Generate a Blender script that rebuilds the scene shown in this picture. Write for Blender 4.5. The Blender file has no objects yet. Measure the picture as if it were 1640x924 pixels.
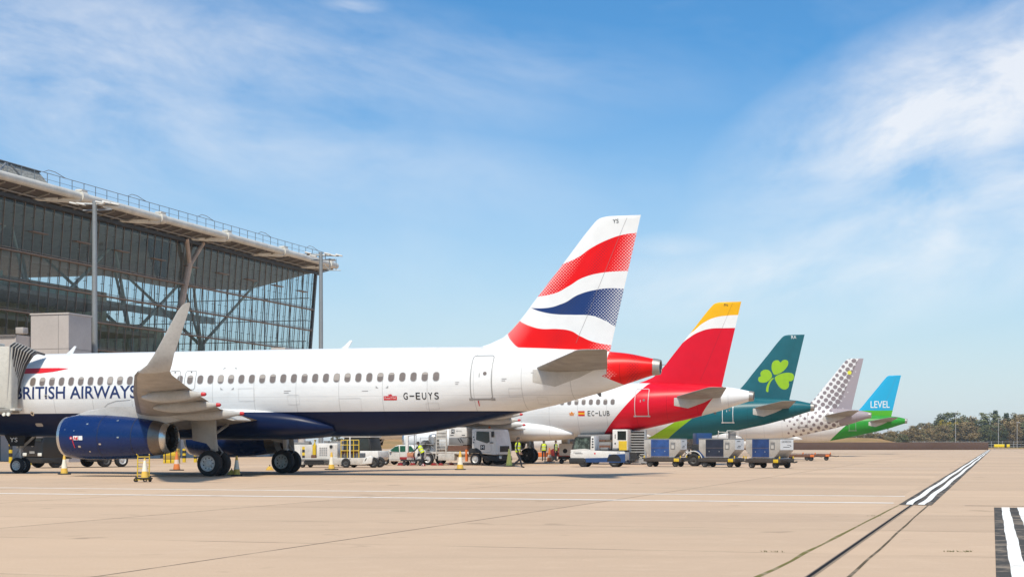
import bpy, bmesh, math, random
from mathutils import Vector, Matrix
R = math.radians; PI = math.pi
random.seed(7)
SC = bpy.context.scene; COL = SC.collection
# photograph frame: focal length in photo pixels, horizon row, centre column, eye height (m)
F = 2500.0; H0 = 711.0; CX = 820.0; CH = 1.45
ANG = R(-17.1)
AFT = Vector((math.cos(ANG), math.sin(ANG), 0)); LAT = Vector((-math.sin(ANG), math.cos(ANG), 0))
def gp(px, py): Y = CH*F/(py-H0); return Vector(((px-CX)/F*Y, Y, 0))
def at(px, py, Y): return Vector(((px-CX)/F*Y, Y, CH+(H0-py)/F*Y))
def gy(px, Y): return Vector(((px-CX)/F*Y, Y, 0))

# ------------------------------------------------------------------ objects
def tag(o, label, cat, group=None, kind=None):
    if label: o['label'] = label
    if cat: o['category'] = cat
    if group: o['group'] = group
    if kind: o['kind'] = kind
    return o
def thing(name, label, cat, loc=(0,0,0), rz=0.0, group=None):
    o = bpy.data.objects.new(name, None); COL.objects.link(o)
    o.location = loc; o.rotation_euler = (0,0,rz); o.empty_display_size = .3
    return tag(o, label, cat, group)
def copy_tree(o, parent=None):
    c = o.copy(); COL.objects.link(c); c.parent = parent
    for ch in list(o.children): copy_tree(ch, c)
    return c

class MB:
    def __init__(s): s.bm = bmesh.new(); s.mi = 0
    def face(s, vs):
        try: f = s.bm.faces.new(vs)
        except ValueError: return None
        f.material_index = s.mi; f.smooth = True; return f
    def poly(s, pts): return s.face([s.bm.verts.new(p) for p in pts])
    def box(s, c, size, rot=None, bevel=0, seg=2):
        hx, hy, hz = size[0]/2, size[1]/2, size[2]/2
        M = rot.to_4x4() if rot is not None else Matrix.Identity(4)
        c = Vector(c)
        v = [s.bm.verts.new(c + (M @ Vector((x*hx,y*hy,z*hz)))) for x in (-1,1) for y in (-1,1) for z in (-1,1)]
        fs = [s.face([v[i] for i in q]) for q in ((0,1,3,2),(4,6,7,5),(0,4,5,1),(2,3,7,6),(0,2,6,4),(1,5,7,3))]
        if bevel: s.bev(fs, bevel, seg)
        return s
    def bev(s, fs, w, seg=2):
        es = list({e for f in fs if f for e in f.edges})
        bmesh.ops.bevel(s.bm, geom=es, offset=w, segments=seg, affect='EDGES', profile=.5, clamp_overlap=True, material=-1)
    def ring(s, c, ax, r, n, r2=None, ph=0):
        ax = Vector(ax).normalized(); a = ax.orthogonal().normalized() if abs(ax.z) > .99 else ax.cross(Vector((0,0,1))).normalized()
        b = ax.cross(a); c = Vector(c); r2 = r if r2 is None else r2
        return [s.bm.verts.new(c + a*r*math.cos(ph+2*PI*i/n) + b*r2*math.sin(ph+2*PI*i/n)) for i in range(n)]
    def bridge(s, A, B, closed=True):
        n = len(A)
        for i in range(n if closed else n-1): s.face([A[i], A[(i+1)%n], B[(i+1)%n], B[i]])
    def cyl(s, p0, p1, r0, r1=None, n=12, cap=True):
        p0, p1 = Vector(p0), Vector(p1); r1 = r0 if r1 is None else r1
        A = s.ring(p0, p1-p0, r0, n); B = s.ring(p1, p1-p0, r1, n); s.bridge(A, B)
        if cap: s.face(A[::-1]); s.face(B)
        return s
    def tube(s, pts, r, n=6, cap=True):
        pts = [Vector(p) for p in pts]; prev = None
        for i, p in enumerate(pts):
            d = (pts[min(i+1,len(pts)-1)] - pts[max(i-1,0)])
            rr = r[i] if isinstance(r, (list,tuple)) else r
            Rg = s.ring(p, d, rr, n)
            if prev: s.bridge(prev, Rg)
            elif cap: s.face(Rg[::-1])
            prev = Rg
        if cap: s.face(prev)
        return s
    def prism(s, poly, axis, a, b, bevel=0, seg=2):
        # poly: 2D points; axis 'y': (x,z) extruded along y; 'x': (y,z); 'z': (x,y)
        def P(u, w, t): return {'y':(u,t,w), 'x':(t,u,w), 'z':(u,w,t)}[axis]
        A = [s.bm.verts.new(P(u,w,a)) for u,w in poly]; B = [s.bm.verts.new(P(u,w,b)) for u,w in poly]
        n = len(A); fs = [s.face([A[i],A[(i+1)%n],B[(i+1)%n],B[i]]) for i in range(n)]
        fs += [s.face(A[::-1]), s.face(B)]
        if bevel: s.bev(fs, bevel, seg)
        return s
    def lathe(s, prof, o, ax, n=32):
        # prof: list of (t along axis, radius)
        o = Vector(o); ax = Vector(ax).normalized(); prev = None
        for t, r in prof:
            Rg = s.ring(o+ax*t, ax, max(r,1e-4), n)
            if prev: s.bridge(prev, Rg)
            prev = Rg
        return s
    def loft(s, rings, cap=True):
        prev = None; first = None
        for r in rings:
            V = [s.bm.verts.new(p) for p in r]
            if prev: s.bridge(prev, V)
            else: first = V
            prev = V
        if cap: s.face(first[::-1]); s.face(prev)
        return s
    def build(s, name, mats, parent=None, loc=None, angle=35, recalc=True, rz=None):
        if recalc: bmesh.ops.recalc_face_normals(s.bm, faces=s.bm.faces[:])
        me = bpy.data.meshes.new(name); s.bm.to_mesh(me); s.bm.free()
        for m in (mats if isinstance(mats, (list,tuple)) else [mats]): me.materials.append(m)
        me.set_sharp_from_angle(angle=R(angle))
        o = bpy.data.objects.new(name, me); COL.objects.link(o)
        if parent: o.parent = parent
        if loc is not None: o.location = loc
        if rz is not None: o.rotation_euler.z = rz
        return o

# ------------------------------------------------------------------ shader expressions
class E:
    def __init__(s, nt, v): s.nt = nt; s.v = v
    def _m(s, op, *a, clamp=False):
        n = s.nt.nodes.new('ShaderNodeMath'); n.operation = op; n.use_clamp = clamp
        for i, q in enumerate((s,)+a):
            q = q.v if isinstance(q, E) else q
            if isinstance(q, (int,float)): n.inputs[i].default_value = q
            else: s.nt.links.new(q, n.inputs[i])
        return E(s.nt, n.outputs[0])
    def __add__(s,o): return s._m('ADD',o)
    __radd__ = __add__
    def __sub__(s,o): return s._m('SUBTRACT',o)
    def __rsub__(s,o): return (s*-1)+o
    def __mul__(s,o): return s._m('MULTIPLY',o)
    __rmul__ = __mul__
    def __truediv__(s,o): return s._m('DIVIDE',o)
    def abs(s): return s._m('ABSOLUTE')
    def sin(s): return s._m('SINE')
    def cos(s): return s._m('COSINE')
    def fract(s): return s._m('FRACT')
    def floor(s): return s._m('FLOOR')
    def sqrt(s): return s._m('SQRT')
    def pow(s,o): return s._m('POWER',o)
    def mn(s,o): return s._m('MINIMUM',o)
    def mx(s,o): return s._m('MAXIMUM',o)
    def gt(s,o,k=120.0): return ((s-o)*k)._m('ADD',.5,clamp=True)      # soft step, s > o
    def lt(s,o,k=120.0): return 1-s.gt(o,k)
    def ramp(s,a,b): return ((s-a)*(1.0/(b-a)))._m('ADD',0.0,clamp=True)
    def curve(s, pts):
        # smooth y=f(x) through pts, evaluated with a float curve
        xs = [p[0] for p in pts]; ys = [p[1] for p in pts]; x0,x1 = min(xs),max(xs); y0,y1 = min(ys)-.01,max(ys)+.01
        t = ((s-x0)*(1.0/(x1-x0)))._m('ADD',0.0,clamp=True)
        n = s.nt.nodes.new('ShaderNodeFloatCurve'); c = n.mapping.curves[0]; pp = sorted(pts)
        c.points[0].location = ((pp[0][0]-x0)/(x1-x0),(pp[0][1]-y0)/(y1-y0)); c.points[1].location = ((pp[-1][0]-x0)/(x1-x0),(pp[-1][1]-y0)/(y1-y0))
        for p in pp[1:-1]: c.points.new((p[0]-x0)/(x1-x0),(p[1]-y0)/(y1-y0))
        n.mapping.update(); s.nt.links.new(t.v, n.inputs['Value'])
        return E(s.nt, n.outputs[0])*(y1-y0)+y0
class G:
    """node graph helper for one material"""
    def __init__(s, name, rough=.5, metal=0.0, coat=0.0, spec=.5):
        s.mat = bpy.data.materials.new(name); s.mat.use_nodes = True; s.nt = s.mat.node_tree
        s.bsdf = next(n for n in s.nt.nodes if n.type == 'BSDF_PRINCIPLED')
        s.bsdf.inputs['Roughness'].default_value = rough; s.bsdf.inputs['Metallic'].default_value = metal
        s.bsdf.inputs['Coat Weight'].default_value = coat; s.bsdf.inputs['Coat Roughness'].default_value = .08
        s.bsdf.inputs['Specular IOR Level'].default_value = spec
    def N(s, t, **k):
        n = s.nt.nodes.new(t)
        for a, b in k.items(): setattr(n, a, b)
        return n
    def L(s, a, b): s.nt.links.new(a.v if isinstance(a, E) else a, b)
    def coords(s, kind='Object'):
        tc = s.N('ShaderNodeTexCoord'); sp = s.N('ShaderNodeSeparateXYZ'); s.L(tc.outputs[kind], sp.inputs[0]); s.vec = tc.outputs[kind]
        return [E(s.nt, o) for o in sp.outputs]
    def noise(s, scale, detail=4, rough=.55, vec=None, stretch=None, dist=0.0):
        n = s.N('ShaderNodeTexNoise'); n.inputs['Scale'].default_value = scale; n.inputs['Detail'].default_value = detail
        n.inputs['Roughness'].default_value = rough; n.inputs['Distortion'].default_value = dist
        v = vec
        if v is None: v = s.N('ShaderNodeTexCoord').outputs['Object']
        if stretch:
            m = s.N('ShaderNodeMapping'); s.L(v, m.inputs['Vector']); m.inputs['Scale'].default_value = stretch[:3]
            if len(stretch) > 3: m.inputs['Rotation'].default_value = (0,0,stretch[3])
            v = m.outputs[0]
        s.L(v, n.inputs['Vector'])
        return E(s.nt, n.outputs[0])
    def rgb(s, c):
        n = s.N('ShaderNodeRGB'); n.outputs[0].default_value = (*c[:3],1); return n.outputs[0]
    def mix(s, a, b, fac, mode='MIX'):
        n = s.N('ShaderNodeMix', data_type='RGBA', blend_type=mode)
        if isinstance(fac, (int,float)): n.inputs[0].default_value = fac
        else: s.L(fac, n.inputs[0])
        for q, i in ((a,6),(b,7)):
            if isinstance(q, (tuple,list)): n.inputs[i].default_value = (*q[:3],1)
            else: s.L(q, n.inputs[i])
        return n.outputs[2]
    def scale(s, col, e):
        # multiply a colour by a scalar expression
        c = s.N('ShaderNodeCombineColor')
        for i in range(3): s.L(e, c.inputs[i])
        return s.mix(col, c.outputs[0], 1.0, 'MULTIPLY')
    def out(s, col): s.L(col, s.bsdf.inputs['Base Color']); return s.mat
    def bump(s, e, strength=.2, dist=.02):
        b = s.N('ShaderNodeBump'); b.inputs['Strength'].default_value = strength; b.inputs['Distance'].default_value = dist
        s.L(e, b.inputs['Height']); s.L(b.outputs[0], s.bsdf.inputs['Normal'])
_mc = {}
def mat(name, col, rough=.5, metal=0.0, wear=.12, nscale=2.5, coat=0.0, spec=.5):
    if name in _mc: return _mc[name]
    g = G(name, rough, metal, coat, spec)
    n = g.noise(nscale, 5); n2 = g.noise(nscale*9, 3)
    f = (n.ramp(.3,.75)*wear + n2.ramp(.45,.75)*(wear*.6))*-1 + (1+wear*.35)
    g.out(g.scale(g.rgb(col), f))
    rr = n.ramp(.25,.75)*.15 + (rough-.07); g.L(rr, g.bsdf.inputs['Roughness'])
    _mc[name] = g.mat; return g.mat
def glass_mat(name, tint, refl=.12, rough=.02, f0=1.0):
    g = G(name); nt = g.nt
    tr = g.N('ShaderNodeBsdfTransparent'); tr.inputs[0].default_value = (*tint,1)
    gl = g.N('ShaderNodeBsdfGlossy'); gl.inputs['Roughness'].default_value = rough; gl.inputs[0].default_value = (.9,.95,1,1)
    fr = g.N('ShaderNodeLayerWeight'); fr.inputs[0].default_value = .5
    f = E(nt, fr.outputs['Facing']).pow(5.0)*f0 + refl
    mx = g.N('ShaderNodeMixShader'); g.L(f, mx.inputs[0]); g.L(tr.outputs[0], mx.inputs[1]); g.L(gl.outputs[0], mx.inputs[2])
    o = next(n for n in nt.nodes if n.type == 'OUTPUT_MATERIAL'); g.L(mx.outputs[0], o.inputs[0])
    return g.mat

# ------------------------------------------------------------------ flat marks laid on curved skins
_tc = {}
def text2d(t, bold=0.0):
    """the built-in lettering as a triangulated outline scaled to the unit box"""
    if (t,bold) in _tc: return _tc[(t,bold)]
    cu = bpy.data.curves.new('lettering', 'FONT'); cu.body = t; cu.size = 1; cu.resolution_u = 4; cu.offset = bold
    ob = bpy.data.objects.new('lettering', cu); COL.objects.link(ob)
    dg = bpy.context.evaluated_depsgraph_get(); dg.update()
    me = bpy.data.meshes.new_from_object(ob.evaluated_get(dg))
    vs = [(v.co.x, v.co.y) for v in me.vertices]; fs = [tuple(p.vertices) for p in me.polygons]
    bpy.data.objects.remove(ob); bpy.data.curves.remove(cu); bpy.data.meshes.remove(me)
    x0,x1 = min(v[0] for v in vs), max(v[0] for v in vs); y0,y1 = min(v[1] for v in vs), max(v[1] for v in vs)
    vs = [((x-x0)/(x1-x0), (y-y0)/(y1-y0)) for x,y in vs]
    _tc[(t,bold)] = (vs, fs); return vs, fs
def add_marks(mb, shapes, fn, step=.12):
    """shapes: list of (verts2d, faces); cut along a grid then lay each vertex on the skin with fn(u,w)"""
    b2 = bmesh.new()
    for vs, fs in shapes:
        V = [b2.verts.new((u,0,w)) for u,w in vs]
        for f in fs:
            try: b2.faces.new([V[i] for i in f])
            except ValueError: pass
    bmesh.ops.triangulate(b2, faces=b2.faces[:])
    if step:
        for ax in (0,2):
            cs = [v.co[ax] for v in b2.verts]; k = math.floor(min(cs)/step)+1
            while k*step < max(cs):
                no = Vector((1,0,0)) if ax == 0 else Vector((0,0,1))
                bmesh.ops.bisect_plane(b2, geom=b2.verts[:]+b2.edges[:]+b2.faces[:], plane_co=no*(k*step), plane_no=no, dist=1e-5); k += 1
    mp = {v: mb.bm.verts.new(fn(v.co.x, v.co.z)) for v in b2.verts}
    for f in b2.faces: mb.face([mp[v] for v in f.verts])
    b2.free(); return mb
def T(t, x0, x1, z0, z1, shear=0, bold=0.0):
    vs, fs = text2d(t, bold)
    return ([(x0+(x1-x0)*u+shear*w*(z1-z0), z0+(z1-z0)*w) for u,w in vs], fs)
def PLY(pts): return (list(pts), [tuple(range(len(pts)))])
def rrect(x0,x1,z0,z1,r,n=5):
    P = []
    for cx,cz,a in ((x1-r,z0+r,-90),(x1-r,z1-r,0),(x0+r,z1-r,90),(x0+r,z0+r,180)):
        for i in range(n+1): t = R(a+90*i/n); P.append((cx+r*math.cos(t), cz+r*math.sin(t)))
    return P
def RING(x0,x1,z0,z1,r,w,n=5):
    A = rrect(x0,x1,z0,z1,r,n); B = rrect(x0+w,x1-w,z0+w,z1-w,max(r-w,.01),n); m = len(A)
    return (A+B, [(i,(i+1)%m,m+(i+1)%m,m+i) for i in range(m)])
def DISC(cx, cz, r, n=16): return PLY([(cx+r*math.cos(2*PI*i/n), cz+r*math.sin(2*PI*i/n)) for i in range(n)])
def smooth_poly(pts, k=5):
    out = []; n = len(pts)
    for i in range(n):
        p0,p1,p2,p3 = pts[i-1],pts[i],pts[(i+1)%n],pts[(i+2)%n]
        for j in range(k):
            t = j/k
            out.append(tuple(.5*(2*p1[a]+(p2[a]-p0[a])*t+(2*p0[a]-5*p1[a]+4*p2[a]-p3[a])*t*t+(3*p1[a]-p0[a]-3*p2[a]+p3[a])*t**3) for a in (0,1)))
    return out
def interp(tab, x):
    """monotone cubic interpolation in a table of (x, a, b, ...)"""
    n = len(tab)
    if x <= tab[0][0]: return tab[0][1:]
    if x >= tab[-1][0]: return tab[-1][1:]
    i = max(k for k in range(n-1) if tab[k][0] <= x); h = tab[i+1][0]-tab[i][0]; t = (x-tab[i][0])/h; res = []
    def slope(k, c):
        if k == 0 or k == n-1: return (tab[min(k+1,n-1)][c]-tab[max(k-1,0)][c])/(tab[min(k+1,n-1)][0]-tab[max(k-1,0)][0])
        a = (tab[k][c]-tab[k-1][c])/(tab[k][0]-tab[k-1][0]); b = (tab[k+1][c]-tab[k][c])/(tab[k+1][0]-tab[k][0])
        return 0 if a*b <= 0 else 2*a*b/(a+b)
    for c in range(1, len(tab[0])):
        m0, m1 = slope(i,c), slope(i+1,c); y0,y1 = tab[i][c],tab[i+1][c]
        res.append((2*t**3-3*t*t+1)*y0+(t**3-2*t*t+t)*h*m0+(-2*t**3+3*t*t)*y1+(t**3-t*t)*h*m1)
    return tuple(res)
# ------------------------------------------------------------------ airliners
def lc(gear, px, py, lat):
    """photo pixel -> (aft, height) in the frame of an airliner whose main gear stands at gear, on its plane y = lat"""
    u = (px-CX)/F; c, s = AFT.x, -AFT.y
    d = (u*(gear[1]+c*lat)-gear[0]-s*lat)/(c+s*u)
    return d, CH+(H0-py)/F*(gear[1]-s*d+c*lat)
FT0 = [(-17.71,3.42,3.30,.06),(-17.6,3.66,3.06,.34),(-17.3,3.98,2.78,.66),(-16.8,4.3,2.5,.98),(-16.0,4.78,2.2,1.32),(-15.3,5.2,2.05,1.53),(-14.6,5.52,1.95,1.7),(-13.6,5.76,1.86,1.85),(-12.4,5.9,1.82,1.94),(-11,5.93,1.81,1.975),
  (6,5.93,1.81,1.975),(7.76,5.92,1.86,1.975),(9.58,5.9,2.09,1.93),(11.97,5.86,2.55,1.78),(13.73,5.8,2.94,1.52),(15.21,5.72,3.25,1.28),(16.3,5.65,3.53,1.08),(17.4,5.56,3.82,.86),(18.31,5.46,4.12,.65),(19.2,5.27,4.4,.45),(19.5,5.2,4.49,.38)]
LE0 = [(5.2,10.9),(5.86,11.18),(6.04,12.07),(6.26,12.52),(6.45,12.79),(8.22,14.29),(9.56,15.39),(11.26,16.78),(11.42,16.95),(11.51,17.16),(11.55,17.45)]
TE0 = [(5.2,17.44),(5.66,17.54),(11.55,18.91)]
def naca(x, t): return 5*t*(.2969*math.sqrt(max(x,0))-.126*x-.3516*x*x+.2843*x**3-.1036*x**4)
M_ = {}
def base_mats():
    M_['lid'] = mat('bare_metal', (.62,.6,.57), .28, .9, .1)
    M_['steel'] = mat('gear_steel', (.42,.42,.42), .4, .5, .3)
    M_['nozzle'] = mat('nozzle_metal', (.20,.17,.145), .42, .8, .25, 1.5)
    M_['nozzle_dark'] = mat('burnt_metal', (.035,.033,.032), .6, .4, .2)
    M_['tyre'] = mat('tyre_rubber', (.018,.018,.019), .78, 0, .3, 3)
    M_['rim'] = mat('wheel_rim', (.55,.54,.52), .45, .2, .35, 6)
    M_['rimdark'] = mat('dark_wheel_rim', (.07,.068,.065), .55, .2, .35, 6)
    M_['wingpaint'] = mat('wing_grey_paint', (.46,.44,.41), .42, 0, .22, 1.2)
    M_['wingskin'] = mat('wing_skin_grey', (.34,.315,.29), .45, 0, .3, 1.4)
    M_['wingdark'] = mat('wing_panel_grey', (.17,.165,.165), .45, 0, .2, 1.2)
    M_['redtip'] = mat('red_fairing_tip', (.55,.02,.03), .45)
    M_['wframe'] = mat('window_surround', (.42,.39,.36), .4, .2, .1)
    M_['wpane'] = mat('cabin_window_pane', (.20,.16,.135), .22, 0, .25, 2, .1)
    M_['navy'] = mat('navy_paint', (.004,.022,.105), .25, 0, .12, 1.5, .1, .28)
    M_['white'] = mat('white_paint', (.78,.77,.75), .3, 0, .08, .8, .3)
    M_['greyline'] = mat('grey_outline', (.33,.32,.31), .5)
    M_['ink'] = mat('black_lettering', (.02,.02,.022), .5)
    M_['inkblue'] = mat('dark_blue_lettering', (.012,.03,.12), .45)
    M_['red'] = mat('red_paint', (.62,.012,.02), .35, 0, .06)
    M_['whitemark'] = mat('white_lettering', (.8,.8,.78), .45)
    M_['dark'] = mat('dark_cavity', (.012,.012,.013), .8)
base_mats()

def skin_finish(g, x, y, z, col, dirt=.15):
    """thin panel seams and faint streaks of wear along the body"""
    seam = (x*(1/2.13)).fract(); sm = ((seam-.5).abs()).lt(.0075, 300)
    seam2 = ((z-5.05).abs()).lt(.012, 90).mx(((z-3.62).abs()).lt(.010, 90))
    n = g.noise(1.0, 5, .6, stretch=(.25,1,1.6)); n2 = g.noise(6, 3, .6, stretch=(.4,1,1))
    rv = ((x*(1/.11)).fract()-.5).abs().lt(.2,6)*((z*(1/.62)).fract()-.5).abs().lt(.02,80)
    f = (1-sm.mx(seam2*.7).mx(rv*.45)*.26)*(1.03-n.ramp(.35,.8)*dirt-n2.ramp(.5,.8)*dirt*.4)
    return g.scale(col, f)

def make_airliner(name, label, gear, L):
    short = L.get('short', False)
    def sh(d): return (d+1.6 if d < -9 else (d-2.1 if d > 5.5 else d)) if short else d
    FT = [(sh(a),b,c,w) for a,b,c,w in FT0]; LE = [(z,sh(x)) for z,x in LE0]; TE = [(z,sh(x)) for z,x in TE0]
    t = thing(name, label, 'airliner', (gear[0],gear[1],0), ANG, L['group'])
    def half(u, w):
        tp, bt, hw = interp(FT, u); zc=(tp+bt)/2; hh=(tp-bt)/2; q = 1-((w-zc)/hh)**2
        return hw*math.sqrt(max(q, 0))
    def skin(side=-1, off=.007): return lambda u,w: Vector((u, side*(half(u,w)+off), w))
    def fin_half(x, z):
        l, e = interp(LE,z)[0], interp(TE,z)[0]; c = e-l
        return naca(min(max((x-l)/c,0),1), .095*min(c,5.0)/c)*c
    def fskin(side=-1, off=.012): return lambda u,w: Vector((u, side*(fin_half(u,w)+off), w))
    P = lambda px,py,lat=-1.95: lc(gear,px,py,lat)
    # body
    b = MB(); xs = []; d = FT[0][0]
    while d < FT[-1][0]: xs.append(d); d += .06 if d < FT[0][0]+.4 else (.15 if d < FT[0][0]+5 else .3)
    xs.append(FT[-1][0])
    def sec(u, n=72):
        tp, bt, hw = interp(FT,u); zc=(tp+bt)/2; hh=(tp-bt)/2
        return [Vector((u, hw*math.sin(2*PI*i/n), zc+hh*math.cos(2*PI*i/n))) for i in range(n)]
    b.loft([sec(u) for u in xs]); fus = b.build('fuselage', L['fuse'], t)
    # belly fairing
    FA = [(-7.2,3.1,2.0,1.5),(-6,3.25,1.78,1.95),(-4,3.36,1.68,2.12),(0.2,3.34,1.66,2.13),(1.8,3.2,1.67,2.07),(3.1,3.0,1.73,1.9),(4.1,2.68,1.83,1.62),(4.75,2.4,2.0,1.3)]
    b = MB(); rings = []
    for i in range(40):
        u = -7.2+11.95*i/39; tp,bt,hw = interp(FA,u); zc=(tp+bt)/2; hh=(tp-bt)/2; rg = []
        for k in range(48):
            a = 2*PI*k/48; s_, c_ = math.sin(a), math.cos(a); e = 2/2.7
            rg.append(Vector((u, hw*math.copysign(abs(s_)**e,s_), zc+hh*math.copysign(abs(c_)**e,c_))))
        rings.append(rg)
    b.loft(rings); b.build('belly_fairing', L.get('fairing', L['fuse']), t)
    # fin
    b = MB(); rings = []; zs = [5.25+(11.3-5.25)*i/24 for i in range(25)]+[11.4,11.47,11.52,11.55]
    for z in zs:
        l, e = interp(LE,z)[0], interp(TE,z)[0]; k = 1.0 if z < 11.5 else .55; rg = []
        X = [l+(e-l)*(1-math.cos(PI*i/26))/2 for i in range(27)]
        rg += [Vector((x,-fin_half(x,z)*k,z)) for x in X]; rg += [Vector((x,fin_half(x,z)*k+.0005,z)) for x in X[-2:0:-1]]
        rings.append(rg)
    b.loft(rings); fin = b.build('tail_fin', L['fin'], t, angle=50)
    # rudder hinge line
    b = MB(); zz = [5.95+(11.45-5.95)*i/20 for i in range(21)]
    for sd in (-1,1):
        ln = []
        for z in zz:
            l,e = interp(LE,z)[0], interp(TE,z)[0]; main = max(l, 12.79+(z-6.45)*.834 if not short else 10.69+(z-6.45)*.834)
            x = e-.31*(e-main); ln.append((x,z))
        add_marks(b, [(ln+[(x+.013,z) for x,z in ln[::-1]], [tuple(range(2*len(ln)))])], fskin(sd,.008), .25)
    b.build('rudder_hinge_line', L.get('hinge', mat('hinge_line_grey',(.20,.17,.17),.5)), fin)
    # tailplanes
    for sd in (-1,1):
        b = MB(); rings = []
        for la,l,e,z in ((.35,31.6-17.71+.1,17.45,4.70),(1.2,14.43,17.68,4.79),(6.0,17.5,18.84,5.24),(6.15,17.75,18.82,5.26),(6.22,18.1,18.75,5.27)):
            l, e = sh(l), sh(e); c = e-l; X = [(1-math.cos(PI*i/14))/2 for i in range(15)]; th = .1 if la < 6.1 else .05
            rg = [Vector((l+x*c, sd*la, z+naca(x,th)*c)) for x in X]+[Vector((l+x*c, sd*la, z-naca(x,th)*c-.0005)) for x in X[-2:0:-1]]
            rings.append(rg)
        b.loft(rings); b.build('tailplane', mat('tailplane_grey',(.27,.25,.225),.45,0,.3,1.4), t)
    if True:
        b = MB(); add_marks(b, [PLY([(sh(14.35),4.74),(sh(14.35),4.18),(sh(15.3),3.98),(sh(16.4),4.38),(sh(17.0),4.68)])], skin(-1), .2)
        b.build('trim_plate', mat('trim_plate_grey',(.50,.47,.43),.45,0,.2), fus)
    # tail end exhaust
    b = MB(); u0 = FT[-1][0]; tp,bt,hw = FT[-1][1:]; zc = (tp+bt)/2
    b.lathe([(-.02,hw*1.0),(.2,hw*.93),(.3,hw*.86),(.3,hw*.72),(.1,hw*.7)], (u0,0,zc), (1,0,-.05), 28); b.mi = 1
    b.lathe([(.12,hw*.71),(.121,.01)], (u0,0,zc), (1,0,-.05), 28)
    b.build('tail_exhaust', [mat('tail_ring_grey',(.36,.33,.30),.45,.5,.2), M_['dark']], t)
    # wings
    WS = [(1.0,-5.55,1.25,2.5,.15),(2.0,-5.0,1.3,2.55,.15),(6.4,-2.45,1.65,2.98,.125),(12,.75,3.45,3.52,.115),(16.4,3.42,4.95,3.98,.11)]
    TIP = [(16.9,3.84,5.15,4.09,.1,18),(17.2,4.38,5.40,4.32,.09,48),(17.38,4.80,5.60,4.72,.085,70),(17.62,5.40,6.03,5.45,.08,76),(17.82,5.98,6.42,6.2,.075,78),(17.87,6.2,6.5,6.4,.07,78),(17.9,6.38,6.5,6.47,.05,78)]
    def airf(la,l,e,z,th,ang,sd,n=18):
        c = e-l; X = [(1-math.cos(PI*i/n))/2 for i in range(n+1)]; s_,c_ = math.sin(R(ang)), math.cos(R(ang))
        up = lambda x: naca(x,th)*c*1.1; dn = lambda x: naca(x,th)*c*.9+.0005
        return [Vector((l+x*c, sd*(la-up(x)*s_), z+up(x)*c_)) for x in X]+[Vector((l+x*c, sd*(la+dn(x)*s_), z-dn(x)*c_)) for x in X[-2:0:-1]]
    for sd in (-1,1):
        b = MB(); b.loft([airf(a,l,e,z,th,4,sd) for a,l,e,z,th in WS]+[airf(*TIP[0],sd)]); w = b.build('wing', M_['wingskin'], t)
        # dark leading slat strip seen end-on
        b = MB(); prev = None
        for a,l,e,z,th in WS[1:]+[TIP[0][:5]]:
            A = airf(a,l-.02,e,z,th,4,sd,18); cur = [b.bm.verts.new(p+Vector((-.012,0,0))) for p in (A[4],A[3],A[2],A[1],A[0],A[-1],A[-2],A[-3])]
            if prev: b.bridge(prev,cur,False)
            prev = cur
        b.build('leading_edge_slat', M_['wingdark'], w)
        if L.get('sharklet', True):
            b = MB(); b.loft([airf(*q,sd) for q in TIP]); b.build('sharklet', L.get('sharkmat', M_['wingpaint']), w)
        for la,a,e,z in ((6.0,-.9,2.6,2.74),(9.5,.2,3.3,3.02),(13.0,1.7,4.5,3.34)):
            b = MB(); rings = []
            for i in range(17):
                q = i/16; u = a+(e-a)*q; rr = .30*math.sin(PI*min(max(q,.02),.985))**.6*(1-.35*q); zc = z-.05+.10*q
                if i == 15: b.mi = 0
                rings.append([Vector((u, sd*la+rr*.62*math.sin(2*PI*k/14), zc+rr*math.cos(2*PI*k/14))) for k in range(14)])
            b.loft(rings); ff = b.build('flap_fairing', M_['wingpaint'], w)
            b = MB(); b.lathe([(-.16,.085),(-.03,.075),(0.02,.04)], (e,sd*la,z+.05), (1,0,0), 12); b.lathe([(-.16,.085),(-.161,.001)], (e,sd*la,z+.05), (1,0,0), 12)
            b.build('fairing_tip', M_['redtip'] if L.get('redtips', True) else M_['wingdark'], w)
        b = MB()  # drooped inboard flap
        b.prism([(1.2,2.74),(1.7,2.70),(2.15,2.52),(2.12,2.47),(1.6,2.58),(1.2,2.64)], 'y', sd*4.4, sd*6.0); b.build('flap', M_['wingpaint'], w)
        # engine
        ex, ez = -6.38, 1.79; ax = (1,0,-.012); eo = (ex, sd*5.75, ez); ks = .92; K = lambda pr: [(t_*ks,r_) for t_,r_ in pr]
        b = MB(); b.lathe(K([(.16,.905),(.35,.955),(.8,1.0),(1.5,1.015),(2.4,1.0),(3.4,.95),(4.3,.87),(4.95,.79)]), eo, ax, 48); en = b.build('engine', L['engine'], t)
        b = MB(); b.lathe(K([(.6,.80),(.3,.80),(.1,.815),(.02,.85),(.0,.875),(.04,.895),(.17,.908)]), eo, ax, 48); b.build('inlet_lip', M_['lid'], en)
        b = MB(); b.lathe(K([(.55,.8),(1.0,.84),(1.3,.84),(1.301,.05)]), eo, ax, 36); b.lathe(K([(.75,.001),(.95,.12),(1.2,.24),(1.31,.25)]), eo, ax, 20); b.build('inlet_fan', M_['nozzle_dark'], en)
        b = MB(); b.lathe(K([(4.94,.793),(5.2,.76),(5.5,.70)]), eo, ax, 48); b.build('reverser_sleeve', M_['nozzle'], en)
        b = MB(); b.lathe(K([(5.51,.705),(5.65,.675),(5.8,.64),(5.82,.625),(5.78,.61),(5.6,.62),(5.2,.63)]), eo, ax, 48); b.mi = 1
        b.lathe(K([(5.6,.61),(5.2,.61),(5.1,.4),(5.5,.2),(5.7,.03)]), eo, ax, 24); b.build('exhaust_nozzle', [M_['lid'], M_['nozzle_dark']], en)
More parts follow.
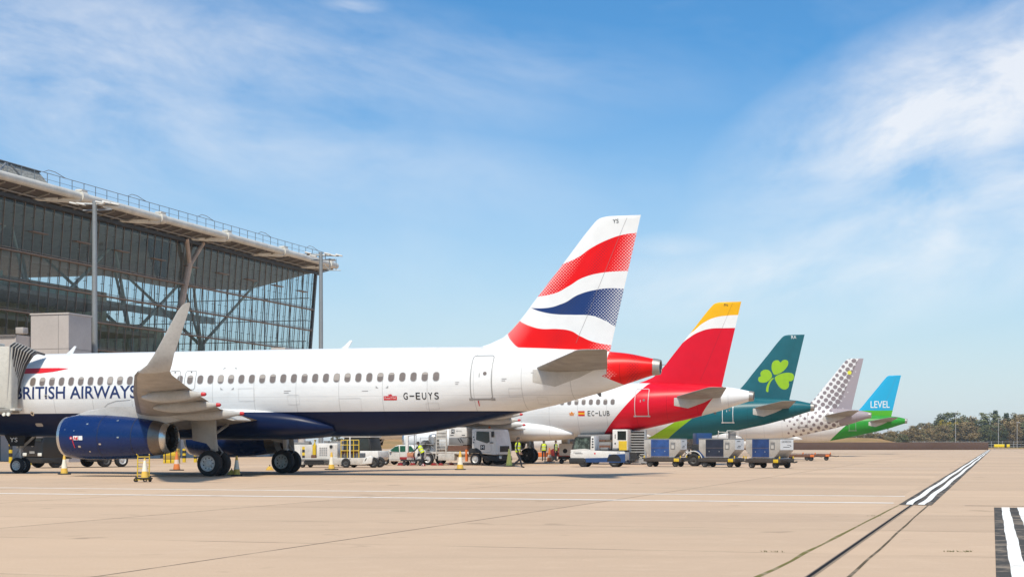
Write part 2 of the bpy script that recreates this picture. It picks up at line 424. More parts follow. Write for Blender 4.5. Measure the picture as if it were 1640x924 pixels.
        b = MB(); b.prism([(-5.9,2.74),(-5.2,2.97),(-4.0,3.12),(-2.5,3.12),(.2,2.92),(.1,2.62),(-1.4,2.32),(-2.6,2.3),(-4,2.45),(-5.2,2.68)], 'y', sd*5.75-.2, sd*5.75+.2, .06); b.build('pylon', M_['wingpaint'], en)
        if L.get('engine_marks') and sd < 0:
            b = MB()
            def esk(u,w):
                tt = (u-ex)/ks; r = interp([(.16,.905),(.8,1.0),(1.5,1.015),(2.4,1.0),(3.4,.95),(4.3,.87),(4.95,.79)], tt)[0]+.012; dz = w-(ez-.012*tt)
                return Vector((u, -5.75-math.sqrt(max(r*r-dz*dz,.0)), w))
            x0 = -5.60
            b.mi = 1; add_marks(b, [DISC(x0+.07,1.72,.075)], esk, .1); b.mi = 0
            add_marks(b, [DISC(x0+.07,1.72,.035),PLY(rrect(x0+.18,x0+.44,1.63,1.82,.02)),PLY(rrect(x0+.46,x0+.66,1.63,1.82,.02))], lambda u,w: esk(u,w)+Vector((0,-.006,0)), .1)
            b.mi = 1; add_marks(b, [PLY([(x0+.2,1.65),(x0+.26,1.8),(x0+.3,1.74),(x0+.25,1.65)]),PLY([(x0+.31,1.72),(x0+.42,1.8),(x0+.42,1.76),(x0+.33,1.69),(x0+.42,1.67),(x0+.4,1.64),(x0+.3,1.66)])], lambda u,w: esk(u,w)+Vector((0,-.012,0)), .1)
            b.mi = 1; add_marks(b, [PLY([(x0+.12,1.63),(x0+.16,1.63),(x0+.22,1.3),(x0+.18,1.28)])], esk, .1)
            for (u,w,q) in ((-4.8,2.35,.05),(-3.4,2.5,.05),(-3.2,1.75,.05),(-4.1,1.45,.06),(-5.4,2.05,.03),(-5.9,2.1,.03),(-4.7,1.12,.04),(-5.15,1.34,.07)): b2_ = MB(); add_marks(b2_, [PLY(rrect(u-q,u+q,w-q*.6,w+q*.6,q*.4))], esk, .1); b2_.build('service_panel', M_['lid'], en)
            for q_ in (2.35,4.1):
                b3 = MB(); rq = interp([(.16,.905),(.8,1.0),(1.5,1.015),(2.4,1.0),(3.4,.95),(4.3,.87),(4.95,.79)], q_)[0]; b3.lathe(K([(q_-.012,rq+.006),(q_+.012,rq+.006)]), eo, ax, 48); b3.build('cowl_seam', M_['ink'], en)
            b.build('engine_placard', [M_['whitemark'], M_['red']], en)
    # main landing gear
    def wheel(par, x, y, z, r, w, out, rim):
        b = MB(); p = [(-.5*w,r*.62),(-.5*w,r*.8),(-.42*w,r*.93),(-.25*w,r*.99),(0,r),(.25*w,r*.99),(.42*w,r*.93),(.5*w,r*.8),(.5*w,r*.62)]
        b.lathe(p, (x,y,z), (0,1,0), 36); b.mi = 1
        for q in (-1,1):
            b.lathe([(q*.5*w,r*.62),(q*.46*w,r*.58),(q*.36*w,r*.5),(q*.34*w,r*.3),(q*.42*w,r*.27),(q*.46*w,r*.14),(q*.46*w,.001)], (x,y,z), (0,1,0), 24)
            b.mi = 2
            for k in range(9):
                a = 2*PI*k/9; b.cyl((x+r*.41*math.cos(a), y+q*.37*w, z+r*.41*math.sin(a)), (x+r*.41*math.cos(a), y+q*.345*w, z+r*.41*math.sin(a)), r*.055, None, 8)
            b.mi = 1
        return b.build('wheel', [M_['tyre'], rim, M_['dark']], par)
    for sd in (-1,1):
        y = sd*3.795; b = MB()
        b.cyl((0,y,.5),(-.02,y,1.35),.085,.085,14); b.cyl((-.02,y,1.3),(-.1,sd*3.72,2.75),.15,.17,16); b.cyl((0,y-.62,.585),(0,y+.62,.585),.07,None,12)
        b.tube([(.12,y,1.45),(.42,y,1.08),(.1,y,.68)], .045, 8); b.cyl((-.05,y-sd*.1,1.9),(-.1,sd*2.3,2.35),.07,None,10); b.tube([(-.2,y,2.3),(-.16,y,1.2),(-.1,y,.75)], .022, 6); b.cyl((0,y,.7),(0,y,.44),.13,.11,12)
        mg = b.build('main_gear', M_['steel'], t)
        for q in (-.43,.43): wheel(mg, 0, y+q, .585, .585, .40, q*sd > 0, M_['rim'] if (q < 0) and L.get('brightrim', True) else M_['rimdark'])
        b = MB(); b.prism([(-1.05,2.72),(.15,2.72),(.33,1.15),(.12,1.12),(.02,1.2),(-.25,1.5),(-.95,1.62)], 'y', sd*4.02, sd*4.07, .015); b.build('gear_door', M_['wingpaint'], mg)
    # nose gear
    nx = sh(-12.8); b = MB(); b.cyl((nx,0,.38),(nx,0,1.1),.06,None,12); b.cyl((nx,0,1.05),(nx+.12,0,2.0),.1,None,14); b.cyl((nx,-.3,.39),(nx,.3,.39),.05,None,10)
    b.tube([(nx-.08,0,1.15),(nx-.34,0,.82),(nx-.06,0,.5)],.035,8); b.cyl((nx,-.06,1.2),(nx+.95,-.06,1.95),.05,None,8); b.cyl((nx,.06,1.2),(nx+.95,.06,1.95),.05,None,8); b.box((nx-.1,0,1.32),(.16,.34,.14),None,.02)
    ng = b.build('nose_gear', M_['steel'], t)
    for q in (-.26,.26): wheel(ng, nx, q, .39, .39, .22, q < 0, M_['rim'])
    b = MB()
    for q in (-1,1): b.prism([(nx-.62,1.9),(nx+.62,1.9),(nx+.5,1.36),(nx-.3,1.36)], 'y', q*.42, q*.45)
    gd = b.build('nose_gear_door', L.get('fairing_plain', M_['white']), ng)
    if L.get('code'):
        b = MB(); add_marks(b, [T(L['code'], nx-.3, nx+.14, 1.56, 1.78)], lambda u,w: Vector((u,-.456,w)), None); b.build('gear_door_code', M_['whitemark'], gd)
    # cockpit windows
    n0 = FT[0][0]
    for sd in (-1,1):
        for Q in ([(n0+1.95,4.62),(n0+2.55,4.6),(n0+2.5,5.02),(n0+2.3,5.1)],[(n0+2.62,4.6),(n0+3.15,4.66),(n0+2.95,5.02),(n0+2.57,5.04)]):
            b = MB(); add_marks(b, [PLY(Q)], skin(sd), .12); b.build('cockpit_window', M_['wpane'], fus)
    # cabin windows down the visible side
    zw = 4.47; last = sh(9.99); protos = {}; k = 0
    while True:
        u = last-.533*k; k += 1
        if u < sh(-11.2): break
        if L.get('nowin') and u > sh(9): continue
        var = (0,2,0,1,0,0,3,0,2,0,1)[(k*5) % 11]
        if u > sh(5.6) or var not in protos:
            uu = u if u > sh(5.6) else 0.0
            b = MB(); b.mi = 0; add_marks(b, [RING(uu-.16,uu+.16,zw-.22,zw+.22,.145,.026)], skin(-1,.008), .12); b.mi = 1
            add_marks(b, [PLY(rrect(uu-.138,uu+.138,zw-.198,zw+.198,.125))], skin(-1,.005), .12); b.mi = 2
            if var: add_marks(b, [PLY(rrect(uu-.128,uu+.128,zw+(.10,.02,-.12)[var-1],zw+.188,.05))], skin(-1,.011), .12)
            o = b.build('cabin_window', [M_['wframe'], M_['wpane'], mat('window_blind',(.36,.31,.27),.6)], t)
            if u <= sh(5.6): protos[var] = o; o.location.x = u
        else:
            o = protos[var].copy(); COL.objects.link(o); o.location.x = u
    # exits over the wing and rear door
    for u in L.get('exits', ()):
        b = MB(); add_marks(b, [RING(u-.30,u+.30,3.98,4.92,.14,.035)], skin(-1), .12); b.mi = 1; add_marks(b, [PLY(rrect(u-.04,u+.04,4.80,4.86,.02))], skin(-1), .12); b.build('overwing_exit', [M_['greyline'], M_['ink']], t)
    dx0, dx1, dz0, dz1 = sh(11.56), sh(12.56), 3.43, 5.42
    b = MB(); add_marks(b, [PLY(rrect(dx0,dx1,dz0,dz1,.14))], skin(-1,.004), .12); dr = b.build('passenger_door', L['fuse'], t)
    lm = L.get('doorline', M_['greyline'])
    b = MB(); add_marks(b, [RING(dx0,dx1,dz0,dz1,.14,.05),PLY(rrect(dx0-.08,dx0+.1,dz0-.05,dz0+.06,.02)),PLY(rrect(dx1-.1,dx1+.08,dz0-.05,dz0+.06,.02)),PLY(rrect(dx0+.1,dx1-.1,dz0-.03,dz0+.03,.01))], skin(-1,.012), .12); b.build('door_frame', lm, dr)
    b = MB(); add_marks(b, [DISC((dx0+dx1)/2+.17,4.58,.085)], skin(-1,.012), .12); b.build('door_window', M_['wpane'], dr)
    b = MB(); add_marks(b, [PLY(rrect((dx0+dx1)/2-.1,(dx0+dx1)/2-.06,4.42,4.6,.01))], skin(-1,.012), .12); b.build('door_handle', lm, dr)
    # blade antennas and drain mast
    for u in L.get('antennas', (4.75,)):
        b = MB(); z0 = interp(FT,u)[0]; b.prism([(u-.2,z0-.03),(u+.2,z0-.03),(u+.42,z0+.36),(u+.3,z0+.37),(u+.02,z0+.12)], 'y', -.025, .025, .008); b.build('antenna', M_['white'], fus)
    b = MB(); u = sh(17.0); z0 = interp(FT,u)[1]; b.prism([(u-.14,z0+.06),(u+.1,z0+.06),(u+.12,z0-.15),(u+.03,z0-.15)], 'y', -.02, .02); b.build('drain_mast', M_['wingdark'], fus)
    for f in L.get('extras', ()): f(t, fus, fin, P, skin, fskin)
    return t
def fuse_graph(name, rough=.34):
    g = G(name, rough, 0, .0, .18); x,y,z = g.coords(); return g,x,y,z
def seg_line(x, p, q):
    """z on the straight line through p and q"""
    return (x-p[0])*((q[1]-p[1])/(q[0]-p[0]))+p[1]

# positions: tail-top rear corners in the photo fix each aircraft's place in the row
GEARS = {}
def gear_from_tail(px, py, short=False):
    d, z = 18.9-(2.1 if short else 0), 11.53
    Y = (z-CH)*F/(H0-py); X = (px-CX)/F*Y; return (X-AFT.x*d, Y-AFT.y*d)
GB = (-12.39, 74.43)
GI = gear_from_tail(1187,483.5,True); GA = gear_from_tail(1288.5,536); GV = gear_from_tail(1383,574); GL_ = gear_from_tail(1443,601)

# ---- first airliner: white over navy, waving red white and blue fin
WHITE = (.765,.755,.735)
def mats_first():
    g,x,y,z = fuse_graph('white_and_navy_skin'); col = g.rgb(WHITE)
    col = g.mix(col, (.003,.010,.045), z.lt(2.93,160))
    # red tail cone with halftone edges
    pl = lc(GB,957,600,-.9); pb = lc(GB,990,614,-.7); x0 = lc(GB,973,570,-.6)[0]
    lim = seg_line(x, pl, pb)
    reg = x.gt(x0-.85)*z.gt(lim+.02)*((x-x0)+(4.55-z).mx(0.0)*1.8).gt(0.0)
    p = .14; q = (x*(2*PI/p)).sin()*(z*(2*PI/p)).sin()
    edge = ((x-x0)+(4.55-z).mx(0.0)*1.8).ramp(0,.6)
    low = (z-lim).ramp(.5,.0)
    dots = (q-(1.25-low*1.1*edge.lt(.9)-(1-edge)*.35)).gt(0.0,6)
    blue = (q-(1.25-((x-(x0+1.15)).abs().ramp(.55,.1))*.9)).gt(0.0,6)
    red = g.mix((.74,.008,.007), (.10,.008,.02), blue*.75)
    red = g.mix(red, WHITE, dots*.85*edge.lt(.95))
    col = g.mix(col, red, reg); col = skin_finish(g,x,y,z,col); m1 = g.out(col)
    g,x,y,z = fuse_graph('waving_flag_skin',.4); col = g.rgb(WHITE)
    C = lambda pts: [lc(GB, 740+a/2.641, 330+b_/2.641, -.15) for a,b_ in pts]
    t1 = C([(425,244),(480,222),(550,175),(620,140),(680,120),(745,111)]); b1 = C([(320,383),(390,370),(450,340),(520,300),(590,282),(660,275),(710,273)])
    t2 = C([(290,430),(350,432),(420,415),(500,372),(560,355),(620,347),(690,350)]); b2 = C([(290,430),(340,448),(400,458),(470,460),(540,462),(590,478),(630,500),(660,520)])
    t3 = C([(240,484),(290,508),(340,520),(400,520),(450,525),(500,550),(560,575),(635,588)]); b3 = C([(186,534),(215,575),(245,600),(290,613),(340,612),(400,608),(440,612),(470,622),(520,640),(640,660)])
    band = lambda t_,b_: x.curve(t_).gt(z)*z.gt(x.curve(b_))
    le = (z-6.45)*.8337+12.79; te = (z-5.66)*.2317+17.54; c = (x-le)/(te-le)
    p = .145; q = (x*(2*PI/p)).sin()*(z*(2*PI/p)).sin(); q2 = q*q*q*.0+q
    e1 = c.ramp(.30,.0).mx(c.ramp(.70,1.0)); d1 = (q-(1.05-e1*1.15)).gt(0.0,5)
    mid = (c-.52).abs().ramp(.16,.0); dk = (q-(1.05-mid*.75)).gt(0.0,4)
    red = g.mix(g.mix((.74,.005,.006),(.16,.012,.03),dk*.55), WHITE, d1*.68)
    col = g.mix(col, red, band(t1,b1))
    e2 = c.ramp(.62,.95); d2 = (q-(1.05-e2*1.1)).gt(0.0,5); m2_ = (c-.42).abs().ramp(.16,.0); dk2 = (q-(1.05-m2_*.9)).gt(0.0,4)
    blu = g.mix(g.mix((.014,.04,.15),(.05,.05,.06),dk2*.5), WHITE, d2*.7)
    col = g.mix(col, blu, band(t2,b2))
    e3 = c.ramp(.24,-.06).mx(c.ramp(.80,1.02)); d3 = (q-(1.05-e3*1.2)).gt(0.0,5); m3_ = (c-.5).abs().ramp(.13,.0); dk3 = (q-(1.05-m3_*.7)).gt(0.0,4)
    red3 = g.mix(g.mix((.74,.005,.006),(.18,.012,.03),dk3*.5), WHITE, d3*.68)
    col = g.mix(col, red3, band(t3,b3)); n = g.noise(2,4); m2 = g.out(g.scale(col, 1.02-n.ramp(.4,.8)*.07))
    return m1, m2
def extra_first(t, fus, fin, P, skin, fskin):
    x0,z0 = P(24,638); x1,z1 = P(219,619.5)
    b = MB(); add_marks(b, [T('BRITISH AIRWAYS', x0, x1, 3.63, 4.24, bold=.014)], skin(-1,.009), .15); b.build('airline_title', M_['inkblue'], t)
    b = MB(); Q = [P(*p) for p in ((30,598),(34,589.5),(60,588.6),(85,588.4),(104,589.2),(96,591.5),(80,595),(60,597.4))]
    add_marks(b, [PLY(Q)], skin(-1,.009), .15); b.build('red_ribbon_mark', M_['red'], t)
    x0,z0 = P(645,639.5); x1,z1 = P(703.5,628.5)
    b = MB(); w = (x1-x0)/6.0
    for i, ch in enumerate('G-EUYS'):
        if ch == '-': add_marks(b, [PLY(rrect(x0+w*i+.03,x0+w*i+w-.04,3.58,3.63,.005))], skin(-1,.009), .15)
        else: add_marks(b, [T(ch, x0+w*i+.03, x0+w*i+w*.82, 3.45, 3.76, bold=.012)], skin(-1,.009), .15)
    b.build('registration', M_['ink'], t)
    x0,z0 = P(614.5,641); x1,z1 = P(635.5,634.5)
    b = MB(); add_marks(b, [PLY(rrect(x0,x1,3.43,3.61,.01)), PLY([(x0+.24,3.63),(x0+.4,3.63),(x0+.42,3.7),(x0+.37,3.67),(x0+.32,3.71),(x0+.27,3.67),(x0+.22,3.7)])], skin(-1,.009), .15); b.mi = 1
    add_marks(b, [T('Royal Mail', x0+.05, x1-.05, 3.465, 3.57)], skin(-1,.014), .15); b.build('mail_emblem', [M_['red'], M_['whitemark']], t)
    b = MB(); fx = lc(GB,982,359,0); 
    add_marks(b, [T('YS', *[lc(GB,q,355,0)[0] for q in (982,991.5)], lc(GB,985,358,0)[1], lc(GB,985,351.5,0)[1])], fskin(-1), .15); b.build('fin_code', M_['ink'], fin)
    # cargo corner marks, small ports and the red streamer under the door
    b = MB()
    for cx, cz in ((364,614),(371,611),(608,610)):
        u, w = P(cx,cz); dw = .35
        for sx in (-1,1):
            for sz in (-1,1): 
                a, c2 = u+sx*.34, 4.5+sz*.52
                add_marks(b, [PLY([(a,c2),(a-sx*.12,c2),(a-sx*.12,c2-sz*.025),(a-sx*.025,c2-sz*.025),(a-sx*.025,c2-sz*.1),(a,c2-sz*.1)])], skin(-1,.009), .15)
        break
    u,_ = P(612,612); 
    for sx in (-1,1): add_marks(b, [PLY([(u+sx*.3,3.98),(u+sx*.18,3.98),(u+sx*.18,4.0),(u+sx*.27,4.0),(u+sx*.27,4.07),(u+sx*.3,4.07)])], skin(-1,.009), .15)
    u,_ = P(761,640); b.mi = 1; add_marks(b, [PLY([(u,3.38),(u+.05,3.38),(u+.04,3.14),(u+.01,3.14)])], skin(-1,.03), .15)
    b.build('corner_marks', [M_['greyline'], M_['red']], t)
    b = MB()
    for px_, py_, r in ((74,634,.085),(48,662,.11)): u,w = P(px_,py_); add_marks(b, [DISC(u,w,r)], skin(-1,.009), .1)
    b.mi = 1
    for px_, py_, r in ((74,634,.04),(48,662,.05)): u,w = P(px_,py_); add_marks(b, [DISC(u,w,r)], skin(-1,.013), .1)
    b.build('probe_plate', [M_['lid'], M_['dark']], t)
    for px_,py_,hw,hh in ((395,632,.42,.30),(470,640,.30,.22),(560,648,.55,.30),(820,628,.30,.2),(858,640,.22,.16),(690,650,.3,.16),(240,575,.3,.2)):
        u,w = P(px_,py_); b = MB(); add_marks(b, [RING(u-hw,u+hw,w-hh,w+hh,.05,.018)], skin(-1,.008), .12); b.build('access_hatch', mat('hatch_outline',(.62,.605,.585),.5), t)
    for px_,py_,l in ((300,640,.5),(455,626,.35),(455,629,.25),(580,626,.3),(728,612,.18),(728,615,.14),(800,606,.22),(800,609,.16),(845,596,.12)):
        u,w = P(px_,py_); b = MB(); add_marks(b, [PLY(rrect(u,u+l,w-.015,w+.015,.004))], skin(-1,.008), .12); b.build('stencil_print', mat('stencil_grey',(.34,.32,.31),.5), t)
    b = MB(); u,w = P(52,680); add_marks(b, [PLY(rrect(u-.2,u+.2,w-.08,w+.08,.07))], skin(-1,.012), .1); b.build('cargo_door_port', M_['wframe'], t)
    b = MB(); Q = [P(*p) for p in ((166,652),(172,647),(185,642.5),(209,640.5))]
    for i in range(3): (a,c2),(a2,c3) = Q[i],Q[i+1]; add_marks(b, [PLY([(a,c2),(a2,c3),(a2,c3+.025),(a,c2+.025)])], skin(-1,.012), None)
    b.build('fairing_edge_line', M_['greyline'], t)

# ---- second airliner: red and yellow
def mats_second():
    g,x,y,z = fuse_graph('white_and_red_skin'); col = g.rgb((.76,.745,.72)); S = lambda px_,py_,l=-1.4: lc(GI,px_,py_,l)
    p0,p1 = S(967,697,-.6),S(1049,601,-.9); q0,q1 = S(1122,663.5,-.9),S(1158.6,617,-.5)
    sl = (p1[0]-p0[0])/(p1[1]-p0[1]); f0 = (z-p0[1])*sl+p0[0]; sl2 = (q1[0]-q0[0])/(q1[1]-q0[1]); f1 = (z-q0[1])*sl2+q0[0]
    g2 = x.gt(f0)*x.lt(f1); col = g.mix(col, (.66,.006,.022), g2); m1 = g.out(skin_finish(g,x,y,z,col))
    g,x,y,z = fuse_graph('red_white_yellow_fin_skin',.4)
    C = lambda pts: [lc(GI, 880+a/3.553, 460+b_/3.553, -.12) for a,b_ in pts]
    yw = C([(800,262),(820,248),(880,200),(950,170),(1020,160),(1085,157)]); wr = C([(740,330),(790,290),(850,255),(920,235),(1000,232),(1070,230)])
    col = g.mix((.66,.006,.022), (.8,.78,.75), z.gt(x.curve(wr))); col = g.mix(col, (.82,.42,.01), z.gt(x.curve(yw)))
    n = g.noise(2,4); m2 = g.out(g.scale(col, 1.02-n.ramp(.4,.8)*.07)); return m1, m2
def extra_second(t, fus, fin, P, skin, fskin):
    x0,_ = P(940.5,664); x1,_ = P(977,655); b = MB(); w = (x1-x0)/6
    for i, ch in enumerate('EC-LUB'):
        if ch == '-': add_marks(b, [PLY(rrect(x0+w*i+.03,x0+w*i+w-.04,3.63,3.69,.005))], skin(-1,.009), .15)
        else: add_marks(b, [T(ch, x0+w*i+.03, x0+w*i+w*.84, 3.47, 3.84, bold=.012)], skin(-1,.009), .15)
    b.build('registration', M_['ink'], t)
    b = MB(); x0,_ = P(926,664); x1,_ = P(936.5,655); b.mi = 0; add_marks(b, [PLY([(x0,3.47),(x1,3.47),(x1,3.58),(x0,3.58)]),PLY([(x0,3.72),(x1,3.72),(x1,3.83),(x0,3.83)])], skin(-1,.009), .15); b.mi = 1
    add_marks(b, [PLY([(x0,3.58),(x1,3.58),(x1,3.72),(x0,3.72)])], skin(-1,.009), .15); b.build('flag_mark', [M_['red'], mat('flag_yellow',(.8,.4,.01),.5)], t)
    b = MB(); x0,_ = P(911,664); x1,_ = P(920.5,656); w = x1-x0
    add_marks(b, [PLY([(x0+.06,3.5),(x1-.06,3.5),(x1-.06,3.56),(x0+.06,3.56)]),PLY([(x0+.06,3.59),(x1-.06,3.59),(x1,3.74),(x1-w*.22,3.66),(x0+w*.5,3.8),(x0+w*.22,3.66),(x0,3.74)])], skin(-1,.009), .15); b.build('crown_mark', mat('crown_orange',(.75,.25,.03),.5), t)
    b = MB(); add_marks(b, [T('PN', lc(GI,1160,492,0)[0], lc(GI,1166,492,0)[0], lc(GI,1160,491,0)[1], lc(GI,1160,486.5,0)[1])], fskin(-1), .15); b.build('fin_code', M_['ink'], fin)

# ---- third airliner: teal with a clover leaf
def mats_third():
    g,x,y,z = fuse_graph('white_and_teal_skin'); S = lambda px_,py_,l=-.8: lc(GA,px_,py_,l)
    def xl(p,q): return (z-p[1])*((q[0]-p[0])/(q[1]-p[1]))+p[0]
    fl = xl(S(1041,701),S(1100,667)); fr = xl(S(1073,700),S(1117,666.5))
    col = g.mix((.74,.72,.69), (.28,.50,.015), x.gt(fl)); col = g.mix(col, (.012,.115,.14), x.gt(fr)); m1 = g.out(skin_finish(g,x,y,z,col))
    g,x,y,z = fuse_graph('teal_fin_skin',.3); n = g.noise(1.5,4); m2 = g.out(g.scale(g.rgb((.022,.12,.145)), 1.03-n.ramp(.35,.8)*.14)); return m1, m2
def extra_third(t, fus, fin, P, skin, fskin):
    C = lambda pts: smooth_poly([lc(GA, 1140+a/4.018, 500+b_/4.018, -.12) for a,b_ in pts])
    b = MB()
    for pts in ([(405,402),(388,375),(385,345),(392,322),(408,310),(428,309),(442,322),(456,309),(474,306),(490,314),(490,338),(472,366),(442,390)],
                [(388,412),(384,392),(372,376),(354,369),(334,371),(318,382),(313,398),(317,409),(303,418),(299,434),(308,448),(328,453),(352,449),(374,434)],
                [(406,420),(430,401),(462,391),(495,388),(520,395),(528,412),(524,432),(508,443),(494,444),(497,466),(490,485),(472,496),(450,492),(430,474),(414,448)],
                [(400,424),(384,442),(372,466),(366,492),(364,512),(352,510),(350,495),(357,468),(372,440),(388,424)]):
        add_marks(b, [PLY(C(pts))], fskin(-1), .2)
    b.build('clover_emblem', mat('clover_green',(.30,.52,.01),.4), fin)
    b = MB(); add_marks(b, [T('RA', lc(GA,1267.5,543,0)[0], lc(GA,1275.5,543,0)[0], lc(GA,1270,542.5,0)[1], lc(GA,1270,537.3,0)[1])], fskin(-1), .2); b.build('fin_code', M_['whitemark'], fin)

# ---- fourth airliner: white with grey dots
DOT = (.25,.205,.21)
def dots(x, z, grow):
    p = .90
    def lat(ox, oz):
        u = ((x+z*.18)*(1/p)+ox).fract()-.5; w = ((z-x*.18)*(1/p)+oz).fract()-.5
        return (u*u+w*w).sqrt()*p
    return lat(0.0,0.0).mn(lat(.5,.5)).lt(grow, 18)
def mats_fourth():
    S = lambda px_,py_,l=-.8: lc(GV,px_,py_,l)
    g,x,y,z = fuse_graph('white_dotted_skin'); x0 = S(1262,690)[0]; x1 = S(1345,680)[0]
    grow = (x-x0).ramp(0.0,x1-x0)*.12+.13; body = x.gt(x0,20)
    e = (z-lc(GV,1345,680,-.6)[1])*-.6+x1+.1
    col = g.mix((.74,.72,.70), DOT, dots(x,z,grow)*body); col = g.mix(col, (.34,.29,.305), x.gt(e)); m1 = g.out(skin_finish(g,x,y,z,col))
    g,x,y,z = fuse_graph('dotted_fin_skin',.3); le = (z-6.45)*.8337+12.79; te = (z-5.66)*.2317+17.54; c = (x-le)/(te-le)
    grow = c.ramp(0.0,.95)*.18+.19; col = g.mix((.76,.74,.72), DOT, dots(x,z,grow)); col = g.mix(col, (.36,.31,.33), c.gt(.70)*dots(x,z,.40))
    col = g.mix(col, (.36,.31,.33), c.gt(.82)); m2 = g.out(col); return m1, m2
def extra_fourth(t, fus, fin, P, skin, fskin):
    b = MB(); add_marks(b, [DISC(*lc(GV,1360.5,596.6,-.1), .24)], fskin(-1), .2); b.build('yellow_dot', mat('dot_yellow',(.75,.72,.05),.4), fin)

# ---- fifth airliner: green and sky blue
def mats_fifth():
    S = lambda px_,py_,l=-.8: lc(GL_,px_,py_,l); p,q = S(1332,702.5),S(1358,679)
    g,x,y,z = fuse_graph('white_and_green_skin'); f = (z-p[1])*((q[0]-p[0])/(q[1]-p[1]))+p[0]
    col = g.mix((.72,.69,.66), (.03,.27,.03), x.gt(f)); m1 = g.out(skin_finish(g,x,y,z,col))
    g,x,y,z = fuse_graph('blue_over_green_fin_skin',.3); zb = lc(GL_,1410,657,0)[1]
    m2 = g.out(g.mix((.10,.42,.03), (.025,.38,.62), z.gt(zb))); return m1, m2
def extra_fifth(t, fus, fin, P, skin, fskin):
    b = MB(); add_marks(b, [T('LEVEL', lc(GL_,1394.5,652,0)[0], lc(GL_,1425,652,0)[0], lc(GL_,1400,653,0)[1], lc(GL_,1400,642,0)[1], bold=.006)], fskin(-1,.02), .25); b.build('fin_title', M_['whitemark'], fin)

def build_airliners():
    grp = 'airliners parked in a row with their tails to the apron'
    f,n = mats_first()
    make_airliner('airliner','nearest airliner, white over navy with wavy red and blue bands on its tail fin', GB, dict(group=grp, fuse=f, fin=n, engine=M_['navy'], exits=(-2.27,-3.12), code='YS', engine_marks=True, fairing_plain=M_['dark'], extras=(extra_first,), antennas=(4.75,-10.0)))
    f,n = mats_second()
    make_airliner('airliner','white airliner with red rear body and red tail fin topped in white and yellow', GI, dict(group=grp, short=True, fuse=f, fin=n, engine=M_['white'], sharklet=False, brightrim=False, code='PN', hinge=mat('hinge_line_red',(.16,.01,.015),.5), fairing_plain=M_['dark'], doorline=mat('pale_outline',(.5,.42,.42),.5), plate=False, extras=(extra_second,)))
    f,n = mats_third()
    make_airliner('airliner','dark teal airliner with a light green clover leaf on its tail fin', GA, dict(group=grp, fuse=f, fin=n, engine=M_['white'], sharklet=True, brightrim=False, doorline=M_['white'], nowin=True, hinge=mat('dark_teal_line',(.012,.05,.06),.5), plate='paint', redtips=False, extras=(extra_third,)))
    f,n = mats_fourth()
    make_airliner('airliner','white airliner speckled with grey dots over its rear body and tail fin', GV, dict(group=grp, fuse=f, fin=n, engine=M_['white'], brightrim=False, nowin=True, plate=False, redtips=False, extras=(extra_fourth,)))
    f,n = mats_fifth()
    make_airliner('airliner','farthest airliner, bright green tail end with a sky blue fin', GL_, dict(group=grp, fuse=f, fin=n, engine=M_['white'], brightrim=False, nowin=True, plate='paint', redtips=False, extras=(extra_fifth,)))
build_airliners()
